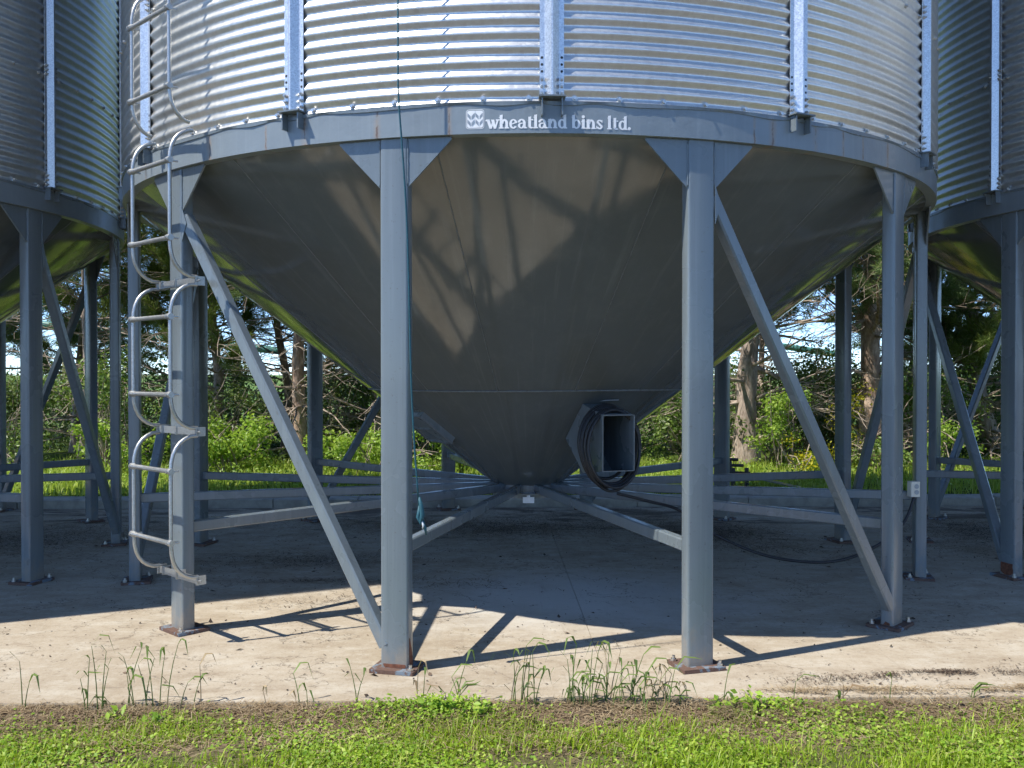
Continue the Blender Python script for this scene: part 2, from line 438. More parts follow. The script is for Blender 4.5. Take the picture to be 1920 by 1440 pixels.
# ------------------------------------------------------------------ mesh helpers
class MB:
    def __init__(self):
        self.v, self.f = [], []

    def add(self, vs, fs, mat=None):
        o = len(self.v)
        self.v += [tuple(mat @ Vector(p)) if mat is not None else tuple(p) for p in vs]
        self.f += [tuple(i + o for i in f) for f in fs]
        return self

    def box(self, lo, hi, mat=None, ch=0.0):
        x0, y0, z0 = lo
        x1, y1, z1 = hi
        if ch <= 0:
            vs = [(x0, y0, z0), (x1, y0, z0), (x1, y1, z0), (x0, y1, z0), (x0, y0, z1), (x1, y0, z1), (x1, y1, z1), (x0, y1, z1)]
            return self.add(vs, [(0, 3, 2, 1), (4, 5, 6, 7), (0, 1, 5, 4), (1, 2, 6, 5), (2, 3, 7, 6), (3, 0, 4, 7)], mat)
        c = ch
        pr = [(x0 + c, y0), (x1 - c, y0), (x1, y0 + c), (x1, y1 - c), (x1 - c, y1), (x0 + c, y1), (x0, y1 - c), (x0, y0 + c)]
        return self.prism(pr, z0, z1, mat)

    def prism(self, poly, z0, z1, mat=None):
        n = len(poly)
        vs = [(x, y, z0) for x, y in poly] + [(x, y, z1) for x, y in poly]
        fs = [tuple(reversed(range(n))), tuple(range(n, 2 * n))]
        fs += [(i, (i + 1) % n, n + (i + 1) % n, n + i) for i in range(n)]
        return self.add(vs, fs, mat)

    def tube(self, pts, rad, n=8, cap=True):
        pts = [Vector(p) for p in pts]
        if not isinstance(rad, (list, tuple)):
            rad = [rad] * len(pts)
        vs, fs = [], []
        prev = None
        for i, p in enumerate(pts):
            d = (pts[min(i + 1, len(pts) - 1)] - pts[max(i - 1, 0)])
            if d.length < 1e-9:
                d = Vector((0, 0, 1))
            d.normalize()
            if prev is None:
                u = d.orthogonal().normalized()
            else:
                u = (prev - d * prev.dot(d))
                u = u.normalized() if u.length > 1e-6 else d.orthogonal().normalized()
            prev = u
            w = d.cross(u)
            for k in range(n):
                a = 2 * math.pi * k / n
                vs.append(p + (u * math.cos(a) + w * math.sin(a)) * rad[i])
        for i in range(len(pts) - 1):
            for k in range(n):
                a, b = i * n + k, i * n + (k + 1) % n
                fs.append((a, b, b + n, a + n))
        if cap:
            fs.append(tuple(reversed(range(n))))
            fs.append(tuple(range((len(pts) - 1) * n, len(pts) * n)))
        return self.add(vs, fs)

    def sqtube(self, a, b, w, up=Vector((0, 0, 1)), ch=0.006, h=None):
        a, b = Vector(a), Vector(b)
        d = (b - a)
        L = d.length
        d.normalize()
        s = d.cross(up).normalized()
        u = s.cross(d)
        h = h or w
        m = Matrix(((s.x, u.x, d.x, a.x), (s.y, u.y, d.y, a.y), (s.z, u.z, d.z, a.z), (0, 0, 0, 1)))
        if m.determinant() < 0:
            m = Matrix(((-s.x, u.x, d.x, a.x), (-s.y, u.y, d.y, a.y), (-s.z, u.z, d.z, a.z), (0, 0, 0, 1)))
        return self.box((-w / 2, -h / 2, 0), (w / 2, h / 2, L), m, ch)

    def lathe(self, prof, a0, a1, n, closed=False):
        """profile of (r, z); angle 0 = towards the camera (-y), growing to +x"""
        full = abs(a1 - a0) > 2 * math.pi - 1e-6
        m = len(prof)
        na = n if full else n + 1
        vs, fs = [], []
        for i in range(na):
            a = a0 + (a1 - a0) * i / n
            for r, z in prof:
                vs.append((r * math.sin(a), -r * math.cos(a), z))
        for i in range(n):
            j = (i + 1) % na
            for k in range(m if closed else m - 1):
                k2 = (k + 1) % m
                fs.append((i * m + k, j * m + k, j * m + k2, i * m + k2))
        return self.add(vs, fs)

    def mesh(self, name, smooth=False, ang=None):
        me = bpy.data.meshes.new(name)
        me.from_pydata(self.v, [], self.f)
        if smooth:
            me.polygons.foreach_set('use_smooth', [True] * len(me.polygons))
            if ang:
                me.set_sharp_from_angle(angle=R(ang))
        me.update()
        return me


def link(name, me, mat=None, parent=None, kind=None):
    o = bpy.data.objects.new(name, me)
    COL.objects.link(o)
    if me is not None and mat is not None and not me.materials:
        me.materials.append(mat)
    if parent is not None:
        o.parent = parent
    if kind:
        o['kind'] = kind
    return o


def tag(o, label, cat, group=None):
    o['label'] = label
    o['category'] = cat
    if group:
        o['group'] = group
    return o


def empty(name, loc, rz=0.0):
    o = bpy.data.objects.new(name, None)
    COL.objects.link(o)
    o.location = loc
    o.rotation_euler = (0, 0, rz)
    o.empty_display_size = 0.2
    return o


def tri_mesh(name, V, T):
    V = np.asarray(V, np.float32).reshape(-1, 3)
    T = np.asarray(T, np.int32).reshape(-1, 3)
    me = bpy.data.meshes.new(name)
    me.vertices.add(len(V))
    me.vertices.foreach_set('co', V.ravel())
    me.loops.add(len(T) * 3)
    me.loops.foreach_set('vertex_index', T.ravel())
    me.polygons.add(len(T))
    me.polygons.foreach_set('loop_start', np.arange(0, len(T) * 3, 3, dtype=np.int32))
    me.polygons.foreach_set('loop_total', np.full(len(T), 3, np.int32))
    me.update()
    me.validate()
    return me


def unit(a):
    return a / np.maximum(np.linalg.norm(a, axis=1, keepdims=True), 1e-9)


def blades(P, H, W, lean, bend=0.6, rng=NR):
    """grass blades: base points P, height H, width W; three triangles each"""
    n = len(P)
    a = rng.uniform(0, 2 * np.pi, n)
    d = np.stack([np.cos(a), np.sin(a), np.zeros(n)], 1)
    s = np.stack([-np.sin(a), np.cos(a), np.zeros(n)], 1)
    up = np.array([0, 0, 1.0])
    ln = (np.abs(rng.normal(0, 1, n)) * lean)[:, None] * H[:, None]
    mid = P + up * (H * 0.55)[:, None] + d * ln * 0.35
    tip = P + up * (H * (1 - 0.25 * bend * rng.random(n)))[:, None] + d * ln
    w = W[:, None]
    V = np.stack([P - s * w, P + s * w, mid - s * w * 0.75, mid + s * w * 0.75, tip], 1)
    base = (np.arange(n) * 5)[:, None]
    T = np.concatenate([base + np.array([[0, 1, 3]]), base + np.array([[0, 3, 2]]), base + np.array([[2, 3, 4]])], 0)
    return V.reshape(-1, 3), T


def leaves(P, size, nrm, rng=NR, aspect=0.55):
    """one folded diamond leaf of 4 triangles... two triangles at each point"""
    n = len(P)
    nrm = unit(nrm)
    r = unit(rng.normal(0, 1, (n, 3)))
    u = unit(r - nrm * (r * nrm).sum(1, keepdims=True))
    w = np.cross(nrm, u)
    s = size[:, None]
    V = np.stack([P - u * s * 0.5, P + w * s * aspect * 0.5 + nrm * s * 0.10, P + u * s * 0.5, P - w * s * aspect * 0.5 + nrm * s * 0.10], 1)
    b = (np.arange(n) * 4)[:, None]
    T = np.concatenate([b + np.array([[0, 1, 2]]), b + np.array([[0, 2, 3]])], 0)
    return V.reshape(-1, 3), T


def needles(P, D, k, L, wid, rng=NR, spread=0.9):
    n = len(P)
    P = np.repeat(P, k, 0)
    D = np.repeat(unit(D), k, 0)
    d = unit(D + rng.normal(0, spread, (n * k, 3)))
    ln = L * rng.uniform(0.6, 1.15, (n * k, 1))
    s = unit(np.cross(d, rng.normal(0, 1, (n * k, 3)))) * wid
    base = P + rng.normal(0, 0.02, (n * k, 3))
    V = np.stack([base - s * 0.6, base + d * ln * 0.55 + s, base + d * ln], 1)
    return V.reshape(-1, 3), np.arange(n * k * 3).reshape(-1, 3)


# ================================================================== SETTING
# ground: one sheet with a small step up behind the kerb
ys = [-600, -60, -14, -8, -6, -5, -4.4, -4.0, -3.7, -3.42, -3.28, -3.16, -3.09, -2.5, 2.7, 2.95, 3.1, 3.4, 4, 5, 7, 10, 16, 30, 60, 140, 320, 900]
xs = [-900, -300, -100, -40, -20] + [i * 0.125 for i in range(-96, 97)] + [20, 40, 100, 300, 900]


def gz(x, y):
    b = -0.055 + 0.012 * math.sin(x * 3.1 + y * 2) + 0.008 * math.sin(x * 7.7 - y * 5)
    if y > 2.8:
        b = 0.045 + 0.02 * math.sin(x * 1.3 + y)
    if -3.3 < y < -3.1:
        b = -0.030 + 0.016 * math.sin(x * 5.3 + 1) + 0.012 * math.sin(x * 13.7)
    if -3.1 < y < 2.8:
        b = -0.25
    if y > 60:
        b = 0.2
    return b


mb = MB()
mb.add([(x, y, gz(x, y)) for y in ys for x in xs], [(j * len(xs) + i, j * len(xs) + i + 1, (j + 1) * len(xs) + i + 1, (j + 1) * len(xs) + i) for j in range(len(ys) - 1) for i in range(len(xs) - 1)])
link('ground', mb.mesh('ground', True), M['soil'], kind='structure')

# concrete pad, cast in panels with open joints
pad = link('concrete_pad', MB().box((-14.2, -3.135, -0.22), (14.2, 2.84, -0.03)).mesh('pad'), M['concrete'], kind='structure')
jx = [-14.2, -9.4, -4.45, 0.27, 5.2, 9.9, 14.2]
jy = [-3.165, 0.35, 2.85]
for i in range(len(jx) - 1):
    for j in range(2):
        mb = MB()
        g = 0.0005
        mb.box((jx[i] + g, jy[j] + g, -0.03), (jx[i + 1] - g, jy[j + 1] - g, -0.006))
        mb.add([(jx[i] + g, jy[j] + g, -0.006), (jx[i + 1] - g, jy[j] + g, -0.006), (jx[i + 1] - g, jy[j + 1] - g, -0.006), (jx[i] + g, jy[j + 1] - g, -0.006),
                (jx[i] + g + .002, jy[j] + g + .002, 0), (jx[i + 1] - g - .002, jy[j] + g + .002, 0), (jx[i + 1] - g - .002, jy[j + 1] - g - .002, 0), (jx[i] + g + .002, jy[j + 1] - g - .002, 0)],
               [(0, 1, 5, 4), (1, 2, 6, 5), (2, 3, 7, 6), (3, 0, 4, 7), (4, 5, 6, 7)])
        link('pad_panel', mb.mesh('pad_panel'), M['concrete'], pad)

# kerb behind the bins, laid in lengths
kerb = link('kerb', MB().box((-14, 2.90, -0.15), (14, 3.10, 0.05)).mesh('kerb_core'), M['kerb'], kind='structure')
kx = -14.0
kerb_me = {}
while kx < 13.9:
    L = random.choice((0.9, 1.2, 1.5))
    L = min(L, 14 - kx)
    k = round(L, 2)
    if k not in kerb_me:
        kerb_me[k] = MB().prism([(2.87, -0.02), (3.14, -0.02), (3.14, 0.085), (3.12, 0.1), (2.90, 0.1), (2.87, 0.085)], 0, k - 0.008, Matrix(((0, 0, 1, 0), (1, 0, 0, 0), (0, 1, 0, 0), (0, 0, 0, 1)))).mesh('kerb_stone')
    o = link('kerb_stone', kerb_me[k], M['kerb'], kerb)
    o.location = (kx, random.uniform(-0.008, 0.008), random.uniform(-0.006, 0.004))
    kx += L

# ================================================================== GRAIN BINS
RL = 2.82        # leg circle
RO = 2.857       # outer face of the legs
RR = 2.878       # outer face of the ring
RW = 2.8745       # mean radius of the corrugated wall
Z0, Z1 = 2.556, 2.705
PITCH, AMP, ZC = 0.0668, 0.0082, 2.758
NST = 14
DST = 2 * math.pi / NST
WALL_TOP = 8.9
TIERS = [(2.703, 3.475), (3.475, 4.61)]


def corr_profile(za, zb, dr=0.0):
    n = max(2, int(round((zb - za) / (PITCH / 10))))
    out = []
    for i in range(n + 1):
        z = za + (zb - za) * i / n
        ph = 2 * math.pi * (z - ZC) / PITCH
        s = math.cos(ph)
        tri = 1 - 2 / math.pi * math.acos(max(-1, min(1, s)))
        out.append((RW + dr + AMP * (0.3 * s + 0.7 * tri * 1.05), z))
    return out


ME = {}


def build_meshes():
    # --- leg: rectangular tube, rounded corners
    w, d, c = 0.070, 0.0375, 0.012
    pr = []
    for sx, sy, a0 in ((1, -1, -90), (1, 1, 0), (-1, 1, 90), (-1, -1, 180)):
        for k in range(4):
            a = R(a0 + 30 * k)
            pr.append((sx * (w - c) + c * math.cos(a), -RL + sy * (d - c) + c * math.sin(a)))
    ME['leg'] = MB().prism(pr, 0.018, Z0 - 0.001).mesh('leg', True, 35)
    # --- base plate and gussets
    ME['base_plate'] = MB().box((-0.112, -RL - 0.085, 0.001), (0.112, -RL + 0.105, 0.019), None, 0.004).mesh('base_plate')
    mb = MB()
    for bx, by in ((0.0, 0.0),):
        mb.tube([(bx, -RL + by, 0.019), (bx, -RL + by, 0.046)], 0.008, 8)
        mb.prism([(bx + 0.015 * math.cos(R(60 * k)), -RL + by + 0.015 * math.sin(R(60 * k))) for k in range(6)], 0.0195, 0.032)
    ME['anchor_bolt'] = mb.mesh('anchor_bolt')
    mb = MB()
    tt = 0.010
    yb = -RO + 0.006
    for s in (1, -1):
        p = [(s * 0.0705, Z0 - 0.002), (s * 0.285, Z0 - 0.002), (s * 0.285, Z0 - 0.014), (s * 0.0705, 2.322)]
        # the plate bends back with the ring
        n0 = len(mb.v)
        vs = []
        for off in (0, tt):
            for x, z in p:
                yy = yb + off + (abs(x) ** 2) / (2 * RR)
                vs.append((x, yy, z))
        fs = [(0, 1, 2, 3), (7, 6, 5, 4), (0, 4, 5, 1), (1, 5, 6, 2), (2, 6, 7, 3), (3, 7, 4, 0)]
        if s > 0:
            fs = [tuple(reversed(f)) for f in fs]
        g = MB()
        g.add(vs, fs)
        ME['gusset%d' % s] = g.mesh('gusset')
        wl = MB()
        pts = [(s * 0.0715, yb - 0.001 + random.uniform(-.001, .001), 2.33 + i * 0.0125) for i in range(18)]
        wl.tube(pts, [0.0035 + random.uniform(-0.0012, 0.0015) for _ in pts], 5)
        ME['weld%d' % s] = wl.mesh('weld_bead', True)
    # --- ring
    ME['ring'] = MB().lathe([(RR, Z0), (RR, Z1), (2.80, Z1), (2.80, Z0 + 0.012), (2.77, Z0 + 0.012), (2.77, Z0)], 0, 2 * math.pi, 240, True).mesh('ring_band', True, 40)
    # lifting lip of sealant between wall and ring
    mb = MB()
    pr_n = 720
    vs, fs = [], []
    for i in range(pr_n):
        a = 2 * math.pi * i / pr_n
        j = 0.5 + 0.5 * math.sin(a * 41 + 2 * math.sin(a * 13))
        q = random.random()
        r1 = RR + 0.0025 + 0.005 * j * (0.6 + 0.4 * q)
        zz = Z1 - 0.012 - 0.010 * j
        for r, z in ((RR + 0.0005, Z1 - 0.001), (RR + 0.006, Z1 - 0.001), (r1, zz), (RR - 0.002, zz - 0.002)):
            vs.append((r * math.sin(a), -r * math.cos(a), z))
    for i in range(pr_n):
        j = (i + 1) % pr_n
        for k in range(3):
            fs.append((i * 4 + k, i * 4 + k + 1, j * 4 + k + 1, j * 4 + k))
    mb.add(vs, fs)
    ME['lip'] = mb.mesh('sealant_lip', True, 50)
    # --- hopper cone: 15 upper plates, a tip
    CA, CB, CC = (2.815, Z0 + 0.002), (1.205, 1.322), (0.262, 0.60)
    st = 2 * math.pi / 15
    mb = MB().lathe([CA, (2.0, CA[1] + (CB[1] - CA[1]) * (CA[0] - 2.0) / (CA[0] - CB[0])), CB], -st / 2, st / 2, 12)
    ME['cone_plate'] = mb.mesh('hopper_plate', True)
    mb = MB()
    pts, rr = [], []
    for i in range(61):
        f = i / 60
        r = CA[0] + (CB[0] - CA[0]) * f
        z = CA[1] + (CB[1] - CA[1]) * f
        a = st / 2
        pts.append((r * math.sin(a) + random.uniform(-.0012, .0012), -r * math.cos(a), z - 0.001))
        rr.append(0.0032 + random.uniform(-0.001, 0.001))
    ME['cone_weld'] = mb.tube(pts, rr, 5).mesh('weld_bead', True)
    ME['cone_tip'] = MB().lathe([CB, (0.75, CB[1] + (CC[1] - CB[1]) * (CB[0] - 0.75) / (CB[0] - CC[0])), CC], 0, 2 * math.pi, 150).mesh('hopper_tip', True)
    mb = MB()
    n = 300
    pts = []
    for i in range(n + 1):
        a = 2 * math.pi * i / n
        pts.append((CB[0] * math.sin(a) * 1.002, -CB[0] * math.cos(a) * 1.002, CB[1] - 0.003 + 0.004 * math.sin(a * 3) * 0.5))
    ME['tip_weld'] = mb.tube(pts, [0.0055 + random.uniform(-.0015, .0015) for _ in pts], 5, False).mesh('weld_bead', True)
    # --- hub, struts
    mb = MB().lathe([(0.262, 0.602), (0.262, 0.50), (0.235, 0.50), (0.235, 0.602)], 0, 2 * math.pi, 64, True)
    mb.lathe([(0.31, 0.545), (0.31, 0.533), (0.20, 0.533), (0.20, 0.545)], 0, 2 * math.pi, 64, True)
    ME['hub'] = mb.mesh('outlet_collar', True, 40)
    mb = MB()
    mb.sqtube((0, -2.785, 0.578), (0, -0.263, 0.578), 0.05, Vector((0, 0, 1)), 0.006, 0.062)
    ME['strut'] = mb.mesh('radial_strut', True, 35)
    # --- brace from the top of one leg to the foot of the next (built from -15 to +15)
    def onleg(th, t, r, z):
        a = R(th)
        return Vector((r * math.sin(a) + t * math.cos(a), -r * math.cos(a) + t * math.sin(a), z))
    a = onleg(-15, 0.074, RL - 0.002, 2.275)
    b = onleg(15, -0.078, RL - 0.002, 0.165)
    mb = MB()
    d = (b - a).normalized()
    mb.sqtube(a - d * 0.02, b + d * 0.055, 0.064, Vector((0, -1, 0)), 0.008)
    ME['brace'] = mb.mesh('diagonal_brace', True, 35)
    mb = MB()
    mb.add([(a.x - 0.01, a.y - 0.037, a.z + 0.07), (a.x + 0.025, a.y - 0.037, a.z - 0.02), (a.x - 0.01, a.y - 0.037, a.z - 0.12),
            (a.x - 0.01, a.y - 0.032, a.z + 0.07), (a.x + 0.025, a.y - 0.032, a.z - 0.02), (a.x - 0.01, a.y - 0.032, a.z - 0.12)],
           [(0, 2, 1), (3, 4, 5), (0, 1, 4, 3), (1, 2, 5, 4), (2, 0, 3, 5)])
    ME['clip'] = mb.mesh('clip_plate')
    # --- wall sheets
    for k, (za, zb) in enumerate(TIERS):
        pf = corr_profile(za, zb + (0.02 if k == 0 else 0.0), 0.0 if k else 0.003)
        ME['sheet%d' % k] = MB().lathe(pf, -DST / 2, DST / 2, 14).mesh('wall_sheet', True)
    pf = corr_profile(TIERS[1][1], WALL_TOP)
    pf = pf[::2]
    ME['upper'] = MB().lathe(pf, 0, 2 * math.pi, 90).mesh('upper_wall', True)
    ME['liner'] = MB().lathe([(RW - 0.02, Z1), (RW - 0.02, WALL_TOP)], 0, 2 * math.pi, 90).mesh('liner', True)
    ME['roof'] = MB().lathe([(RW + 0.09, WALL_TOP - 0.03), (RW + 0.08, WALL_TOP + 0.01), (0.35, WALL_TOP + 1.62), (0.35, WALL_TOP + 1.78), (0.0, WALL_TOP + 1.85)], 0, 2 * math.pi, 42).mesh('roof')
    # --- bolts round the foot of the wall and at the lap between tiers
    mb = MB()
    for z, dr in ((Z1 + 0.013, AMP * 0.2), (TIERS[0][1] + 0.012, AMP)):
        for i in range(NST * 6):
            a = (i + 0.5) * DST / 6
            if i % 6 in (2, 3) and False:
                continue
            c, s = math.cos(a), math.sin(a)
            m = Matrix(((c, 0, s, (RW + dr - 0.003) * s), (s, 0, -c, -(RW + dr - 0.003) * c), (0, 1, 0, z), (0, 0, 0, 1)))
            mb.prism([(0.013 * math.cos(R(30 * k)), 0.013 * math.sin(R(30 * k))) for k in range(12)], 0, 0.006, m)
            mb.prism([(0.0085 * math.cos(R(60 * k)), 0.0085 * math.sin(R(60 * k))) for k in range(6)], 0.006, 0.017, m)
    ME['bolts'] = mb.mesh('bolt_row')
    # --- stiffener: folded hat post
    th = 0.003
    pf = [(-0.057, 0.0), (-0.034, 0.0), (-0.030, 0.004), (-0.004, 0.034), (0.004, 0.034), (0.030, 0.004), (0.034, 0.0), (0.057, 0.0)]
    base = RW + AMP + 0.0015
    outer = [(x, -(base + th + o)) for x, o in pf]
    inner = [(x, -(base + o)) for x, o in reversed(pf)]
    poly = outer + inner
    mb = MB()
    n = len(pf)
    za, zb = 2.722, WALL_TOP - 0.1
    vs = [(x, y, z) for z in (za, zb) for x, y in poly]
    m2 = 2 * n
    fs = [(i, (i + 1) % m2, m2 + (i + 1) % m2, m2 + i) for i in range(m2)]
    for i in range(n - 1):
        fs.append((m2 - 1 - i, m2 - 2 - i, i + 1, i))
    mb.add(vs, fs)
    ME['post'] = mb.mesh('stiffener_post')
    mb = MB()
    for z in (2.740, 2.772, 2.804, 3.50, 3.53, 3.56):
        for x in (-0.046, 0.046):
            m = Matrix(((1, 0, 0, x), (0, 0, -1, -(base + th)), (0, 1, 0, z), (0, 0, 0, 1)))
            mb.prism([(0.009 * math.cos(R(60 * k)), 0.009 * math.sin(R(60 * k))) for k in range(6)], 0, 0.012, m)
            mb.prism([(0.005 * math.cos(R(45 * k)), 0.005 * math.sin(R(45 * k))) for k in range(8)], 0.012, 0.022, m)
    ME['post_bolt'] = mb.mesh('post_bolt')
    mb = MB()
    for z in (2.840, 2.872, 2.904):
        for x in (-0.046, 0.046):
            m = Matrix(((1, 0, 0, x), (0, 0, -1, -(base + th + 0.0004)), (0, 1, 0, z), (0, 0, 0, 1)))
            mb.prism([(0.0062 * math.cos(R(30 * k)), 0.0062 * math.sin(R(30 * k))) for k in range(12)], 0, 0.0006, m)
    ME['post_hole'] = mb.mesh('bolt_hole')
    mb = MB()
    mb.box((-0.062, -(base + 0.055), 2.712), (0.062, -(RR - 0.002), 2.719))
    for x in (-0.05, 0.043):
        mb.box((x, -(base + 0.038), 2.632), (x + 0.007, -(RR - 0.002), 2.7115))
    ME['bracket'] = mb.mesh('post_bracket')


build_meshes()

LEGS = [-165 + 30 * k for k in range(12)]
BRACES = [-45 + 60 * k for k in range(6)]


def make_bin(x, y, label):
    root = empty('grain_bin', (x, y, 0))
    tag(root, label, 'grain bin', 'hopper bottom grain bins standing in a row')

    def part(name, key, mat, th=0.0, par=root):
        o = link(name, ME[key], M[mat], par)
        if par is root:
            o.rotation_euler = (0, 0, R(th))
        return o
    part('ring_band', 'ring', 'ring')
    part('sealant_lip', 'lip', 'paint')
    for th in LEGS:
        lg = part('leg', 'leg', 'paint', th)
        part('base_plate', 'base_plate', 'rust', par=lg)
        for bx, by in ((0.09, -0.06), (-0.09, 0.075)):
            part('anchor_bolt', 'anchor_bolt', 'bolt', par=lg).location = (bx, by, 0)
        for s in (1, -1):
            part('gusset', 'gusset%d' % s, 'paint', par=lg)
            part('weld_bead', 'weld%d' % s, 'paint', par=lg)
        part('radial_strut', 'strut', 'paint', th)
    for th in BRACES:
        b = part('diagonal_brace', 'brace', 'paint', th + 15)
        part('clip_plate', 'clip', 'paint', par=b)
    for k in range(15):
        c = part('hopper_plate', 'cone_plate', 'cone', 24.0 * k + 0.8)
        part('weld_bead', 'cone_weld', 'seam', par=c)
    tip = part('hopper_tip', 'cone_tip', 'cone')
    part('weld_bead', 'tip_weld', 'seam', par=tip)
    part('outlet_collar', 'hub', 'paint')
    for k in range(NST):
        a = math.degrees(DST) * k + 0.2
        for t in (0, 1):
            part('wall_sheet', 'sheet%d' % t, 'galv', a + math.degrees(DST) / 2)
        p = part('stiffener_post', 'post', 'galv_post', a)
        part('post_bolt', 'post_bolt', 'bolt', par=p)['kind'] = 'stuff'
        part('bolt_hole', 'post_hole', 'hole_shade', par=p)['kind'] = 'stuff'
        part('post_bracket', 'bracket', 'paint', par=p)
    part('upper_wall', 'upper', 'galv')
    b = part('bolt_row', 'bolts', 'bolt', 0.2)
    b['kind'] = 'stuff'
    part('roof', 'roof', 'galv')
    return root


bin_c = make_bin(0, 0, 'middle galvanized hopper bin with white company lettering and a ladder on its front')
bin_l = make_bin(-6.15, 0, 'galvanized hopper bin at the left edge, its visible side in shade')
bin_r = make_bin(6.10, 0, 'galvanized hopper bin at the right edge, in the shadow of the middle bin')


# ---- lettering and emblem on the ring of the middle bin
class Flat:
    """flat shapes on the ring: u along the band, v height; every piece a hair above the last"""

    def __init__(self, u0, z0, s):
        self.mb, self.k, self.u0, self.z0, self.s = MB(), 0, u0, z0, s

    def P(self, x, y, w):
        a = (self.u0 + x * self.s) / RR
        r = RR + 0.0012 + w
        return (r * math.sin(a), -r * math.cos(a), self.z0 + y * self.s)

    def poly(self, pts):
        self.k += 1
        w = 0.00012 * self.k % 0.0015
        ar = sum(pts[i][0] * pts[(i + 1) % len(pts)][1] - pts[(i + 1) % len(pts)][0] * pts[i][1] for i in range(len(pts)))
        if ar < 0:
            pts = pts[::-1]
        self.mb.add([self.P(x, y, w) for x, y in pts], [tuple(range(len(pts)))])

    def rect(self, x0, y0, x1, y1):
        self.poly([(x0, y0), (x1, y0), (x1, y1), (x0, y1)])

    def arc(self, cx, cy, rx, ry, tx, ty, a0, a1, n=14):
        """band between ellipse (rx, ry) and (rx - tx, ry - ty); thin at top, thick at the side"""
        self.k += 1
        w = 0.00012 * self.k % 0.0015
        vs, fs = [], []
        for i in range(n + 1):
            a = R(a0 + (a1 - a0) * i / n)
            vs.append(self.P(cx + rx * math.cos(a), cy + ry * math.sin(a), w))
            vs.append(self.P(cx + (rx - tx) * math.cos(a), cy + (ry - ty) * math.sin(a), w))
        for i in range(n):
            f = (2 * i, 2 * i + 1, 2 * i + 3, 2 * i + 2)
            fs.append(f if a1 < a0 else tuple(reversed(f)))
        self.mb.add(vs, fs)


